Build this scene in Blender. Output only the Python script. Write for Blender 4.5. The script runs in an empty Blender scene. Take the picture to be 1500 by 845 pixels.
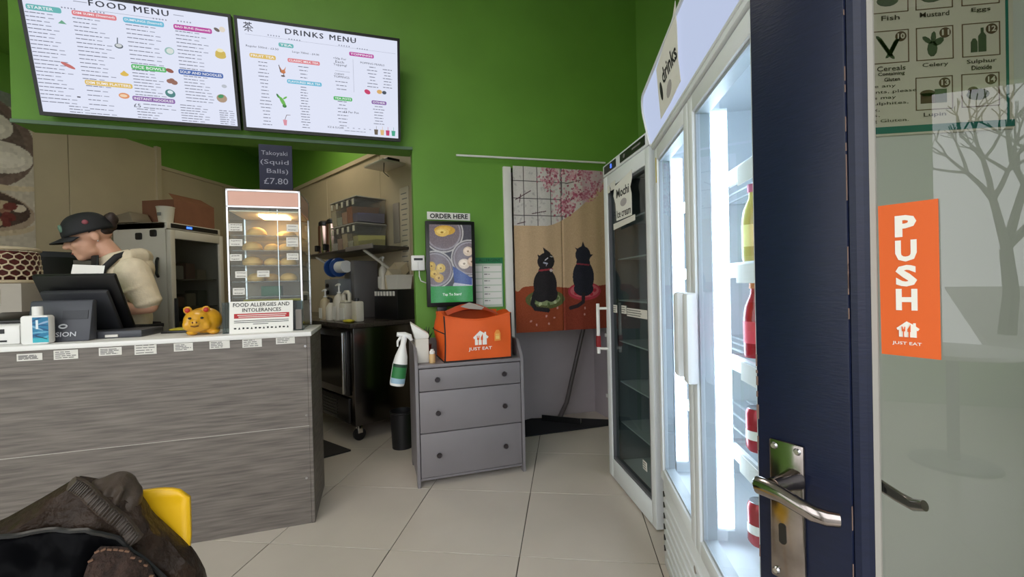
import bpy, bmesh, math, random
import numpy as np
from mathutils import Vector, Matrix
R = math.radians
random.seed(7); rng = np.random.default_rng(7)
SC = bpy.context.scene
COL = SC.collection

# ------------------------------------------------------------------ camera
AU = R(24.62)                       # the back wall, the counter and the chest run along this direction
def UV(u, v, z=0.0):
    c, s = math.cos(AU), math.sin(AU)
    return Vector((u*c - v*s, u*s + v*c, z))
yaw, pitch, roll = R(7.02), R(0.49), R(-1.353)
fw = Vector((-math.sin(yaw)*math.cos(pitch), math.cos(yaw)*math.cos(pitch), -math.sin(pitch)))
rt = Vector((math.cos(yaw), math.sin(yaw), 0)); up = rt.cross(fw)
r2 = rt*math.cos(roll) + up*math.sin(roll); u2 = -rt*math.sin(roll) + up*math.cos(roll)
cd = bpy.data.cameras.new('camera'); cam = bpy.data.objects.new('camera', cd); COL.objects.link(cam)
mw = Matrix.Identity(4)
for i in range(3): mw[i][0] = r2[i]; mw[i][1] = u2[i]; mw[i][2] = -fw[i]
mw[2][3] = 1.2
cam.matrix_world = mw
cd.sensor_width = 36; cd.lens = 640/1500*36; cd.clip_start = .02; cd.clip_end = 200
SC.camera = cam

# ------------------------------------------------------------------ light
SKY = 3.4
w = bpy.data.worlds.new('overcast_sky'); SC.world = w; w.use_nodes = True
nt = w.node_tree; bg = nt.nodes['Background']
bg.inputs[0].default_value = (.96, .98, 1.0, 1); bg.inputs[1].default_value = SKY
def area(name, loc, rot, sx, sy, power, col):
    l = bpy.data.lights.new(name, 'AREA'); l.shape = 'RECTANGLE'; l.size = sx; l.size_y = sy; l.energy = power; l.color = col
    o = bpy.data.objects.new(name, l); COL.objects.link(o); o.location = loc; o.rotation_euler = rot
    return o
area('kitchen_fill_light', (-2.6, 3.9, 2.98), (0, 0, 0), .9, .3, 10, (1, .88, .70))  # unseen warm fill added to lift the dim kitchen, no fitting modelled
area('shop_ceiling_lamp', (-1.2, 1.3, 3.6), (0, 0, AU), 1.2, .5, 16, (1, .92, .82))
SC.view_settings.view_transform = 'Standard'; SC.view_settings.look = 'None'
SC.view_settings.exposure = 0.0; SC.view_settings.gamma = 1.0; SC.view_settings.use_curve_mapping = False

# ------------------------------------------------------------------ helpers
def lin(c):
    return tuple((x/255/12.92 if x/255 <= .04045 else ((x/255+.055)/1.055)**2.4) for x in c[:3])
MATS = {}
def M(name, rgb, rough=.5, metal=0, nz=0.0, ns=8, bump=0.0, bs=60, em=0, stretch=(1, 1, 1), rgb2=None, coat=0, spec=.5):
    if name in MATS: return MATS[name]
    m = bpy.data.materials.new(name); m.use_nodes = True; t = m.node_tree; p = t.nodes['Principled BSDF']
    c = lin(rgb); p.inputs['Base Color'].default_value = (*c, 1)
    p.inputs['Roughness'].default_value = rough; p.inputs['Metallic'].default_value = metal
    p.inputs['Specular IOR Level'].default_value = spec; p.inputs['Coat Weight'].default_value = coat
    if em:
        p.inputs['Emission Color'].default_value = (*c, 1); p.inputs['Emission Strength'].default_value = em
        p.inputs['Base Color'].default_value = (0, 0, 0, 1)
    if nz or bump or rgb2:
        tc = t.nodes.new('ShaderNodeTexCoord'); mp = t.nodes.new('ShaderNodeMapping'); mp.inputs['Scale'].default_value = stretch
        t.links.new(tc.outputs['Object'], mp.inputs['Vector'])
    if nz or rgb2:
        n = t.nodes.new('ShaderNodeTexNoise'); n.inputs['Scale'].default_value = ns; n.inputs['Detail'].default_value = 6
        t.links.new(mp.outputs[0], n.inputs['Vector'])
        cr = t.nodes.new('ShaderNodeValToRGB')
        cr.color_ramp.elements[0].position = .3; cr.color_ramp.elements[1].position = .7
        c2 = lin(rgb2) if rgb2 else tuple(min(1, x*(1+nz)) for x in c)
        c1 = c if rgb2 else tuple(x*(1-nz) for x in c)
        cr.color_ramp.elements[0].color = (*c1, 1); cr.color_ramp.elements[1].color = (*c2, 1)
        t.links.new(n.outputs['Fac'], cr.inputs[0]); t.links.new(cr.outputs[0], p.inputs['Base Color'])
    if bump:
        n2 = t.nodes.new('ShaderNodeTexNoise'); n2.inputs['Scale'].default_value = bs; n2.inputs['Detail'].default_value = 4
        t.links.new(mp.outputs[0], n2.inputs['Vector'])
        b = t.nodes.new('ShaderNodeBump'); b.inputs['Strength'].default_value = bump; b.inputs['Distance'].default_value = .01
        t.links.new(n2.outputs['Fac'], b.inputs['Height']); t.links.new(b.outputs[0], p.inputs['Normal'])
    MATS[name] = m; return m
def glass(name, tint=(235, 245, 245), ior=1.45, rough=.0, haze=0.0):
    if name in MATS: return MATS[name]
    m = bpy.data.materials.new(name); m.use_nodes = True; t = m.node_tree
    for n in list(t.nodes): t.nodes.remove(n)
    o = t.nodes.new('ShaderNodeOutputMaterial'); mix = t.nodes.new('ShaderNodeMixShader')
    tr = t.nodes.new('ShaderNodeBsdfTransparent'); tr.inputs[0].default_value = (*lin(tint), 1)
    gl = t.nodes.new('ShaderNodeBsdfGlossy'); gl.inputs['Roughness'].default_value = rough
    lw = t.nodes.new('ShaderNodeLayerWeight'); lw.inputs[0].default_value = .5
    pw = t.nodes.new('ShaderNodeMath'); pw.operation = 'POWER'; pw.inputs[1].default_value = 5
    fr = t.nodes.new('ShaderNodeMath'); fr.operation = 'MULTIPLY_ADD'; f0 = ((ior-1)/(ior+1))**2; fr.inputs[1].default_value = .8; fr.inputs[2].default_value = f0
    t.links.new(lw.outputs['Facing'], pw.inputs[0]); t.links.new(pw.outputs[0], fr.inputs[0]); t.links.new(fr.outputs[0], mix.inputs[0]); t.links.new(tr.outputs[0], mix.inputs[1]); t.links.new(gl.outputs[0], mix.inputs[2])
    if haze:
        df = t.nodes.new('ShaderNodeBsdfDiffuse'); df.inputs[0].default_value = (*lin((225, 225, 220)), 1)
        m2 = t.nodes.new('ShaderNodeMixShader'); m2.inputs[0].default_value = haze
        t.links.new(mix.outputs[0], m2.inputs[1]); t.links.new(df.outputs[0], m2.inputs[2]); t.links.new(m2.outputs[0], o.inputs[0])
    else: t.links.new(mix.outputs[0], o.inputs[0])
    MATS[name] = m; return m
def painted(name, em=0, rough=.6):
    if name in MATS: return MATS[name]
    m = bpy.data.materials.new(name); m.use_nodes = True; t = m.node_tree; p = t.nodes['Principled BSDF']
    a = t.nodes.new('ShaderNodeAttribute'); a.attribute_name = 'print'
    p.inputs['Roughness'].default_value = rough
    if em:
        t.links.new(a.outputs['Color'], p.inputs['Emission Color']); p.inputs['Emission Strength'].default_value = em
        p.inputs['Base Color'].default_value = (.01, .01, .01, 1)
    else: t.links.new(a.outputs['Color'], p.inputs['Base Color'])
    MATS[name] = m; return m

def tag(o, label=None, cat=None, group=None, kind=None):
    if label: o['label'] = label
    if cat: o['category'] = cat
    if group: o['group'] = group
    if kind: o['kind'] = kind
    return o
def empty(name, loc, rz=0.0, label=None, cat=None, group=None, rx=0.0):
    o = bpy.data.objects.new(name, None); COL.objects.link(o); o.empty_display_size = .05
    o.location = loc; o.rotation_euler = (rx, 0, rz)
    return tag(o, label, cat, group)
def uvroot(name, u, v, z, label=None, cat=None, group=None, rz=0.0, rx=0.0):
    return empty(name, UV(u, v, z), AU + rz, label, cat, group, rx)
def inst(src, name=None, parent=None, loc=None, rot=None):
    o = bpy.data.objects.new(name or src.name.split('.')[0], src.data); COL.objects.link(o)
    o.parent = parent if parent is not None else src.parent
    o.location = loc if loc is not None else src.location
    o.rotation_euler = rot if rot is not None else src.rotation_euler
    return o
def copytree(o, loc, rz=None, label=None, parent=None):
    c = o.copy(); COL.objects.link(c); c.parent = parent
    if parent is None:
        c.location = loc
        if rz is not None: c.rotation_euler = (0, 0, rz)
        if label: c['label'] = label
    for ch in list(o.children): copytree(ch, None, parent=c)
    return c

TXT = {}
def textmesh(s, bold=0.0, sp=1.0):
    k = (s, bold, sp)
    if k not in TXT:
        cu = bpy.data.curves.new('txt', 'FONT'); cu.body = s; cu.offset = bold; cu.resolution_u = 2; cu.space_character = sp
        ob = bpy.data.objects.new('txt', cu); me = bpy.data.meshes.new_from_object(ob)
        vs = [v.co.copy() for v in me.vertices]; fs = [tuple(p.vertices) for p in me.polygons]
        bpy.data.objects.remove(ob); bpy.data.curves.remove(cu); bpy.data.meshes.remove(me)
        TXT[k] = (vs, fs)
    return TXT[k]

class B:
    def __init__(s): s.bm = bmesh.new()
    def box(s, x0, x1, y0, y1, z0, z1, m=None):
        V = [s.bm.verts.new(Vector(p)) for p in ((x0, y0, z0), (x1, y0, z0), (x1, y1, z0), (x0, y1, z0), (x0, y0, z1), (x1, y0, z1), (x1, y1, z1), (x0, y1, z1))]
        for f in ((0, 3, 2, 1), (4, 5, 6, 7), (0, 1, 5, 4), (1, 2, 6, 5), (2, 3, 7, 6), (3, 0, 4, 7)): s.bm.faces.new([V[i] for i in f])
        if m is not None:
            for v in V: v.co = m @ v.co
        return s
    def boxc(s, c, d, m=None):
        mm = Matrix.Translation(c) @ (m.to_4x4() if m is not None else Matrix.Identity(4))
        return s.box(-d[0]/2, d[0]/2, -d[1]/2, d[1]/2, -d[2]/2, d[2]/2, mm)
    def hexa(s, pts):     # eight corners, bottom ring then top ring
        V = [s.bm.verts.new(Vector(p)) for p in pts]
        for f in ((0, 3, 2, 1), (4, 5, 6, 7), (0, 1, 5, 4), (1, 2, 6, 5), (2, 3, 7, 6), (3, 0, 4, 7)): s.bm.faces.new([V[i] for i in f])
        return s
    def rings(s, rs, cap=True, close=True):
        L = [[s.bm.verts.new(Vector(p)) for p in r] for r in rs]; n = len(L[0])
        for a, b in zip(L, L[1:]):
            for i in range(n if close else n-1):
                j = (i+1) % n; s.bm.faces.new((a[i], a[j], b[j], b[i]))
        if cap and close:
            s.bm.faces.new(L[0][::-1]); s.bm.faces.new(L[-1])
        return s
    def tube(s, pts, r, n=8, flat=1.0):
        pts = [Vector(p) for p in pts]; k = len(pts); rr = r if isinstance(r, (list, tuple)) else [r]*k
        rs = []; ref = None
        for i in range(k):
            d = (pts[min(i+1, k-1)] - pts[max(i-1, 0)]).normalized()
            if ref is None:
                ref = Vector((0, 0, 1)) if abs(d.z) < .9 else Vector((1, 0, 0))
            a = (ref - d*ref.dot(d)).normalized(); b = d.cross(a); ref = a
            rs.append([pts[i] + a*rr[i]*math.cos(t*2*math.pi/n) + b*rr[i]*flat*math.sin(t*2*math.pi/n) for t in range(n)])
        return s.rings(rs)
    def cyl(s, p0, p1, r0, r1=None, n=16): return s.tube([p0, p1], [r0, r0 if r1 is None else r1], n)
    def lathe(s, prof, c=(0, 0, 0), n=20, m=None):
        rs = []
        for r, z in prof:
            r = max(r, .0004); ring = []
            for t in range(n):
                p = Vector((r*math.cos(t*2*math.pi/n), r*math.sin(t*2*math.pi/n), z))
                if m is not None: p = m @ p
                ring.append(p + Vector(c))
            rs.append(ring)
        return s.rings(rs)
    def ell(s, c, r, n=18, k=10, m=None):
        rs = []
        for i in range(k+1):
            a = -math.pi/2 + math.pi*min(max(i/k, .012), .988); ring = []
            for t in range(n):
                p = Vector((r[0]*math.cos(a)*math.cos(t*2*math.pi/n), r[1]*math.cos(a)*math.sin(t*2*math.pi/n), r[2]*math.sin(a)))
                if m is not None: p = m @ p
                ring.append(p + Vector(c))
            rs.append(ring)
        return s.rings(rs)
    def caps(s, p0, p1, r0, r1=None, n=14):
        r1 = r0 if r1 is None else r1
        s.tube([p0, p1], [r0, r1], n); s.ell(p0, (r0,)*3, n, 8); return s.ell(p1, (r1,)*3, n, 8)
    def prism(s, poly, y0, y1):
        a = [s.bm.verts.new((x, y0, z)) for x, z in poly]; b = [s.bm.verts.new((x, y1, z)) for x, z in poly]; n = len(poly)
        s.bm.faces.new(a); s.bm.faces.new(b[::-1])
        for i in range(n):
            j = (i+1) % n; s.bm.faces.new((a[j], a[i], b[i], b[j]))
        return s
    def prismx(s, poly, x0, x1):      # poly in (y,z), extruded along x
        a = [s.bm.verts.new((x0, y, z)) for y, z in poly]; b = [s.bm.verts.new((x1, y, z)) for y, z in poly]; n = len(poly)
        s.bm.faces.new(a); s.bm.faces.new(b[::-1])
        for i in range(n):
            j = (i+1) % n; s.bm.faces.new((a[j], a[i], b[i], b[j]))
        return s
    def prismz(s, poly, z0, z1):
        a = [s.bm.verts.new((x, y, z0)) for x, y in poly]; b = [s.bm.verts.new((x, y, z1)) for x, y in poly]; n = len(poly)
        s.bm.faces.new(a[::-1]); s.bm.faces.new(b)
        for i in range(n):
            j = (i+1) % n; s.bm.faces.new((a[i], a[j], b[j], b[i]))
        return s
    def grid(s, f, nu, nv):
        L = [[s.bm.verts.new(Vector(f(i/nu, j/nv))) for j in range(nv+1)] for i in range(nu+1)]
        for i in range(nu):
            for j in range(nv): s.bm.faces.new((L[i][j], L[i+1][j], L[i+1][j+1], L[i][j+1]))
        return s
    def rrect(s, x0, x1, z0, z1, y0, y1, r=None, k=4):
        r = min(r if r is not None else (z1-z0)/2, (z1-z0)/2*.999, (x1-x0)/2*.999); P = []
        for cx, cz, a0 in ((x1-r, z1-r, 0), (x0+r, z1-r, 90), (x0+r, z0+r, 180), (x1-r, z0+r, 270)):
            for i in range(k+1):
                a = R(a0 + 90*i/k); P.append((cx + r*math.cos(a), cz + r*math.sin(a)))
        return s.prism(P, y0, y1)
    def text(s, t, x0, x1, z0, z1, y=0.0, bold=0.0, rot=0.0, sp=1.0):
        vs, fs = textmesh(t, bold, sp)
        if not vs: return s
        ax = min(v.x for v in vs); bx = max(v.x for v in vs); az = min(v.y for v in vs); bz = max(v.y for v in vs)
        sx = (x1-x0)/max(bx-ax, 1e-6); sz = (z1-z0)/max(bz-az, 1e-6); cx = (x0+x1)/2; cz = (z0+z1)/2; V = []
        for v in vs:
            px = (v.x-ax)*sx - (x1-x0)/2; pz = (v.y-az)*sz - (z1-z0)/2
            V.append(s.bm.verts.new((cx + px*math.cos(rot) - pz*math.sin(rot), y, cz + px*math.sin(rot) + pz*math.cos(rot))))
        for f in fs:
            try: s.bm.faces.new([V[i] for i in f])
            except ValueError: pass
        return s
    def ell2(s, cx, cz, rx, rz, y0, y1, n=14, rot=0.0):
        P = []
        for i in range(n):
            a = 2*math.pi*i/n; x = rx*math.cos(a); z = rz*math.sin(a)
            P.append((cx + x*math.cos(rot) - z*math.sin(rot), cz + x*math.sin(rot) + z*math.cos(rot)))
        return s.prism(P, y0, y1)
    def done(s, name, mat, parent=None, smooth=False, bevel=0.0, seg=2, loc=None, rot=None, fix=True, angle=40):
        bm = s.bm
        if fix and bm.faces: bmesh.ops.recalc_face_normals(bm, faces=bm.faces)
        if bevel:
            es = [e for e in bm.edges if len(e.link_faces) == 2 and e.calc_face_angle(0) > .5]
            if es: bmesh.ops.bevel(bm, geom=es, offset=bevel, segments=seg, affect='EDGES', profile=.5, clamp_overlap=True)
        me = bpy.data.meshes.new(name); bm.to_mesh(me); bm.free()
        if smooth or bevel:
            me.polygons.foreach_set('use_smooth', [True]*len(me.polygons)); me.set_sharp_from_angle(angle=R(angle))
        if mat is not None: me.materials.append(mat)
        o = bpy.data.objects.new(name, me); COL.objects.link(o)
        if parent is not None: o.parent = parent
        if loc is not None: o.location = loc
        if rot is not None: o.rotation_euler = rot
        return o
def pane(x0, x1, y, z0, z1, mat, parent, axis='y'):
    b = B()
    if axis == 'y': b.grid(lambda a, q: (x0+(x1-x0)*a, y, z0+(z1-z0)*q), 1, 1)
    else: b.grid(lambda a, q: (y, x0+(x1-x0)*a, z0+(z1-z0)*q), 1, 1)
    return b.done('pane', mat, parent)
def fuse(b, name, mat, parent, voxel=.01, it=4):
    """one continuous skin over the shapes collected in b"""
    bm = b.bm; bmesh.ops.recalc_face_normals(bm, faces=bm.faces)
    me = bpy.data.meshes.new('tmp'); bm.to_mesh(me); bm.free()
    t = bpy.data.objects.new('tmp', me); COL.objects.link(t)
    m = t.modifiers.new('r', 'REMESH'); m.mode = 'VOXEL'; m.voxel_size = voxel; m.use_smooth_shade = True
    if it:
        m2 = t.modifiers.new('s', 'SMOOTH'); m2.factor = .5; m2.iterations = it
    dg = bpy.context.evaluated_depsgraph_get(); dg.update()
    n = bpy.data.meshes.new_from_object(t.evaluated_get(dg)); n.name = name
    bpy.data.objects.remove(t); bpy.data.meshes.remove(me)
    n.materials.clear(); n.materials.append(mat)
    n.polygons.foreach_set('use_smooth', [True]*len(n.polygons))
    o = bpy.data.objects.new(name, n); COL.objects.link(o); o.parent = parent
    return o

class Canvas:
    """flat print as colours on a fine grid; x right 0..w, z up 0..h"""
    def __init__(s, w, h, nx, nz, bgc):
        s.w, s.h, s.nx, s.nz = w, h, nx, nz
        s.X, s.Z = np.meshgrid(np.linspace(0, w, nx+1), np.linspace(0, h, nz+1), indexing='ij')
        s.c = np.empty((nx+1, nz+1, 3)); s.c[:] = bgc
    def put(s, mask, col, a=1.0): s.c[mask] = s.c[mask]*(1-a) + np.array(col, float)*a
    def mE(s, cx, cz, rx, rz, rot=0.0):
        c, n = math.cos(rot), math.sin(rot); dx = s.X-cx; dz = s.Z-cz
        return ((dx*c+dz*n)/rx)**2 + ((-dx*n+dz*c)/rz)**2 < 1
    def mP(s, pts):
        ins = np.zeros(s.X.shape, bool); n = len(pts)
        for i in range(n):
            x0, z0 = pts[i]; x1, z1 = pts[(i+1) % n]
            if z0 == z1: continue
            ins ^= ((s.Z < z0) != (s.Z < z1)) & (s.X < (x1-x0)*(s.Z-z0)/(z1-z0)+x0)
        return ins
    def mL(s, p, q, wd):
        p = np.array(p, float); q = np.array(q, float); d = q-p; L = max((d**2).sum(), 1e-12)
        t = np.clip(((s.X-p[0])*d[0] + (s.Z-p[1])*d[1])/L, 0, 1)
        return (s.X-p[0]-t*d[0])**2 + (s.Z-p[1]-t*d[1])**2 < (wd/2)**2
    def ell(s, cx, cz, rx, rz, col, rot=0.0, a=1.0): s.put(s.mE(cx, cz, rx, rz, rot), col, a)
    def poly(s, pts, col, a=1.0): s.put(s.mP(pts), col, a)
    def line(s, p, q, wd, col, a=1.0): s.put(s.mL(p, q, wd), col, a)
    def rect(s, x0, x1, z0, z1, col, a=1.0): s.put((s.X >= x0) & (s.X <= x1) & (s.Z >= z0) & (s.Z <= z1), col, a)
    def noise(s, amt, k=3):
        n = rng.normal(0, 1, (s.nx//k+2, s.nz//k+2)); n = np.kron(n, np.ones((k, k)))[:s.nx+1, :s.nz+1]
        s.c += n[..., None]*amt
    def done(s, name, mat, parent, x0, z0, y=0.0, yf=None):
        Y = np.full(s.X.shape, y) if yf is None else yf(s.X, s.Z) + y
        co = np.stack([s.X+x0, Y, s.Z+z0], -1).reshape(-1, 3); nx, nz = s.nx, s.nz
        idx = np.arange((nx+1)*(nz+1)).reshape(nx+1, nz+1)
        f = np.stack([idx[:-1, :-1], idx[1:, :-1], idx[1:, 1:], idx[:-1, 1:]], -1).reshape(-1, 4)
        me = bpy.data.meshes.new(name); me.vertices.add(len(co)); me.vertices.foreach_set('co', co.ravel())
        me.loops.add(f.size); me.loops.foreach_set('vertex_index', f.ravel())
        me.polygons.add(len(f)); me.polygons.foreach_set('loop_start', np.arange(0, f.size, 4)); me.polygons.foreach_set('loop_total', np.full(len(f), 4))
        me.update(calc_edges=True)
        c = np.clip(s.c, 0, 255)/255; l = np.where(c <= .04045, c/12.92, ((c+.055)/1.055)**2.4)
        at = me.color_attributes.new('print', 'FLOAT_COLOR', 'POINT')
        at.data.foreach_set('color', np.concatenate([l, np.ones(l.shape[:2]+(1,))], -1).reshape(-1).astype(np.float32))
        me.materials.append(mat); me.polygons.foreach_set('use_smooth', [True]*len(me.polygons))
        o = bpy.data.objects.new(name, me); COL.objects.link(o); o.parent = parent
        return o
# ------------------------------------------------------------------ materials of the place
GREEN = M('green_paint', (102, 152, 54), .55, nz=.06, ns=3, bump=.05, bs=120)
CREAM = M('cream_cladding', (184, 170, 142), .45, nz=.05, ns=4)
GREYW = M('grey_paint', (182, 173, 178), .6, nz=.06, ns=3)
WHITEW = M('white_paint', (226, 224, 218), .5, nz=.03, ns=5)
TILE = M('floor_tile', (205, 195, 184), .22, nz=.05, ns=2.5)
GROUT = M('grout', (70, 64, 58), .9)
BLACK = M('black_plastic', (18, 18, 20), .35)
DARK = M('dark_plastic', (46, 47, 52), .4)
WHITE = M('white_plastic', (232, 231, 228), .35)
PAPER = M('paper', (236, 234, 228), .7)
STEEL = M('steel', (190, 190, 192), .25, metal=1)
DSTEEL = M('dark_steel', (95, 92, 90), .22, metal=1, nz=.1, ns=3)
CHROME = M('chrome', (225, 222, 218), .08, metal=1)
INK = M('ink', (28, 28, 30), .7)
GLASS = glass('clear_glass')
ORANGE = M('orange_fabric', (228, 94, 26), .6, bump=.15, bs=220, nz=.06, ns=5)
WHITEP = M('white_print', (240, 236, 228), .6)

def struct(o, kind='structure'): o['kind'] = kind; return o
# floor: slab with every tile a piece of its own
b = B(); b.prismz([(-4.3, -2.45), (1.35, .1), (1.35, 3.4), (.75, 4.3), (-.2, 4.1), (-.8, 3.5), (-4.3, 6.1)], -.12, -.004)
floor = struct(b.done('floor', GROUT))
PT = .597; src = None
def inside(x, y):
    v = -x*math.sin(AU) + y*math.cos(AU)
    if x < -4.25 or x > 1.25 or v < -.45: return False
    kd = (x+1.732)*.603 + (y-3.988)*.798
    if v > 3.25: return kd < .1 or (-.95 < x < .75 and v < 3.95)
    return True
for i in range(-7, 4):
    for j in range(-8, 8):
        x = -.826 + (i+.5)*PT; y = 1.905 + (j+.5)*PT
        if not inside(x, y): continue
        if src is None:
            h = PT/2 - .002; src = B().box(-h, h, -h, h, -.012, 0).done('tile', TILE, floor, bevel=.0012, seg=1, loc=(x, y, 0))
        else: inst(src, 'tile', floor, (x, y, 0), (0, 0, 0))

# back wall with the serving opening, the screens' bulkhead and the curtained doorway
b = B()
b.box(.29, 1.03, 3.22, 3.34, 0, 3.7).box(1.03, 1.95, 3.22, 3.34, 2.1, 3.7).box(1.95, 2.18, 3.22, 3.34, 0, 3.7)
b.box(-1.93, .29, 3.22, 3.40, 2.19, 3.7)
wall_back = struct(b.done('wall_back', GREEN)); wall_back.rotation_euler = (0, 0, AU)
b = B(); b.box(1.03, 1.95, 3.66, 3.70, 0, 2.2).box(.99, 1.03, 3.34, 3.7, 0, 2.2).box(1.95, 1.99, 3.34, 3.7, 0, 2.2).box(.99, 1.99, 3.34, 3.7, 2.12, 2.2)
o = struct(b.done('wall_alcove', GREYW)); o.rotation_euler = (0, 0, AU)
o = struct(B().box(.965, 1.028, 3.195, 3.22, 0, 2.105).done('trim_1', WHITEW, bevel=.004)); o.rotation_euler = (0, 0, AU)
o = struct(B().box(-1.93, .292, 3.205, 3.22, 2.185, 2.205).done('trim_2', M('bulkhead_edge', (96, 124, 96), .5))); o.rotation_euler = (0, 0, AU)

# left wall and kitchen wall with their cladding boards
b = B(); b.box(-4.32, -4.2, -1.6, 6.0, 0, 3.7).box(-4.32, -4.2, -2.6, -1.6, 0, .5).box(-4.32, -4.2, -2.6, -1.6, 2.9, 3.7)
wall_left = struct(b.done('wall_left', GREEN))
for y0, y1, zt in ((1.55, 2.4, 2.7), (2.405, 3.25, 2.7), (3.255, 4.1, 2.7), (4.104, 4.95, 2.52), (4.955, 5.8, 2.52)):
    B().box(-4.2, -4.188, y0, y1, 0, zt).done('cladding_panel', CREAM, wall_left, bevel=.002, seg=1)
B().box(-4.2, -4.175, 4.1, 5.8, 2.50, 2.535).done('cladding_rail', CREAM, wall_left)
B().box(-4.2, -4.165, 4.05, 4.10, 0, 2.72).done('cladding_rail', CREAM, wall_left)
KA = R(-37.1); KO = Vector((-1.732, 3.988, 0))
def KP(x, y, z=0.0): return KO + Vector((x*math.cos(KA) - y*math.sin(KA), x*math.sin(KA) + y*math.cos(KA), z))
wall_kitchen = struct(B().box(-3.12, 1.22, 0, .1, 0, 3.7).done('wall_kitchen', GREEN, loc=KO, rot=(0, 0, KA)))
for x0, x1 in ((-3.1, -2.11), (-2.105, -1.16), (-1.155, .018), (.023, .62), (.625, 1.2)):
    B().box(x0, x1, -.012, 0, 0, 2.48).done('cladding_panel', CREAM, wall_kitchen, bevel=.002, seg=1)
B().box(-3.1, 1.2, -.03, 0, 2.465, 2.505).done('cladding_rail', CREAM, wall_kitchen)

# right wall, front wall with shop windows, ceilings, pavement outside
b = B(); p = UV(2.18, 3.22)
b.prismz([(p.x, p.y), (p.x+.04, p.y+.12), (1.3, 3.45), (1.32, .1), (1.2, .1), (1.2, 3.38)], 0, 3.7)
struct(b.done('wall_right', GREEN))
b = B()
b.box(.72, 1.3, -.47, -.35, 0, 3.7).box(-.2, .72, -.47, -.35, 2.2, 3.7).box(-.34, -.2, -.47, -.35, 0, 3.7)
b.box(-4.8, -.34, -.47, -.35, 0, .45).box(-4.8, -.34, -.47, -.35, 3.1, 3.7).box(-1.75, -1.68, -.47, -.35, .45, 3.1).box(-3.2, -3.13, -.47, -.35, .45, 3.1).box(-4.8, -4.6, -.47, -.35, .45, 3.1)
o = struct(b.done('wall_front', M('front_paint', (205, 203, 196), .6))); o.rotation_euler = (0, 0, AU)
b = B(); b.prismz([(-4.3, -2.5), (1.3, .1), (1.3, 3.5), (.7, 4.0), (-.95, 3.55), (-3.3, 2.3), (-4.3, 1.9)], 3.7, 3.78)
struct(b.done('ceiling', WHITEW))
b = B(); b.prismz([tuple(UV(-2.95, 3.40))[:2], tuple(UV(.8, 3.40))[:2], (-4.3, 6.1), (-4.3, 2.0)], 3.05, 3.1)
struct(b.done('ceiling_kitchen', GREEN))
b = B(); b.box(-60, 60, -60, -.36, -.2, -.02)
o = struct(b.done('pavement', M('paving', (150, 148, 144), .8, nz=.08, ns=3))); o.rotation_euler = (0, 0, AU)
# ------------------------------------------------------------------ menu screens
SCR = M('screen_white', (228, 233, 252), em=.92)
def emi(name, rgb, e=.90): return M(name, rgb, em=e)
E_INK = emi('screen_ink', (50, 52, 66)); E_TXT = emi('screen_text', (104, 106, 124)); E_GREY = emi('screen_grey', (146, 150, 168)); E_WHITE = emi('screen_letter', (250, 250, 255))
TEAL = (104, 184, 184); PINK = (226, 130, 138); SKYB = (110, 190, 220); MAG = (190, 70, 160); LGREEN = (84, 186, 104); BLUE = (68, 104, 176); YEL = (226, 192, 100); PUR = (140, 100, 170)
TILT = R(13.82)
def screen(u0, u1, name, label):
    t = uvroot(name, 0, 3.14, 2.215, label, 'menu screen', 'menu screens above the counter', rx=TILT)
    t.rotation_mode = 'XYZ'; L = .649
    # Euler XYZ: tilt about local x first, then turn to the wall
    B().box(u0, u1, .004, .045, 0, L).done('housing', BLACK, t, bevel=.004)
    B().box(u0+.2, u1-.2, .045, .10, .15, .45).done('wall_bracket', BLACK, t)
    B().box(u0+.016, u1-.016, 0, .006, .02, L-.016).done('display_panel', SCR, t)
    bz = B(); bz.box(u0, u1, -.006, .004, 0, .02).box(u0, u1, -.006, .004, L-.014, L).box(u0, u0+.016, -.006, .004, .02, L-.014).box(u1-.016, u1, -.006, .004, .02, L-.014)
    bz.done('bezel', BLACK, t)
    return t
def lines(b, x, z0, z1, n, wmin, wmax, h=.0036, slope=0.0, center=False, price=True, grey=None):
    for i in range(n):
        z = z1 - (z1-z0)*i/max(1, n-1); wd = random.uniform(wmin, wmax); xx = x - wd/2 if center else x; k = xx; end = xx + wd
        while k < end:
            l = min(random.uniform(.012, .034), end-k); b.box(k, k+l, -.0012, 0, z-h/2, z+h/2); k += l+.004
        if price and grey is not None: grey.box(end+.01, end+.034, -.0012, 0, z-h/2, z+h/2)
def badge(t, x0, x1, z0, z1, col, txt, i, part=1.0):
    B().rrect(x0, x1, z0, z1, -.0014, 0, (z1-z0)*.35).done('heading_badge', emi('badge_%d_%d_%d' % col, col), t)
    B().text(txt, x0+.008, x0+.008+(x1-x0-.016)*part, z0+(z1-z0)*.24, z1-(z1-z0)*.24, -.0024, .012).done('heading_lettering', E_WHITE, t)
def dots(b, x0, x1, z):
    for i in range(5): b.ell2(x0+(x1-x0)*i/4, z, .004, .004, -.0012, 0, 6)

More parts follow.
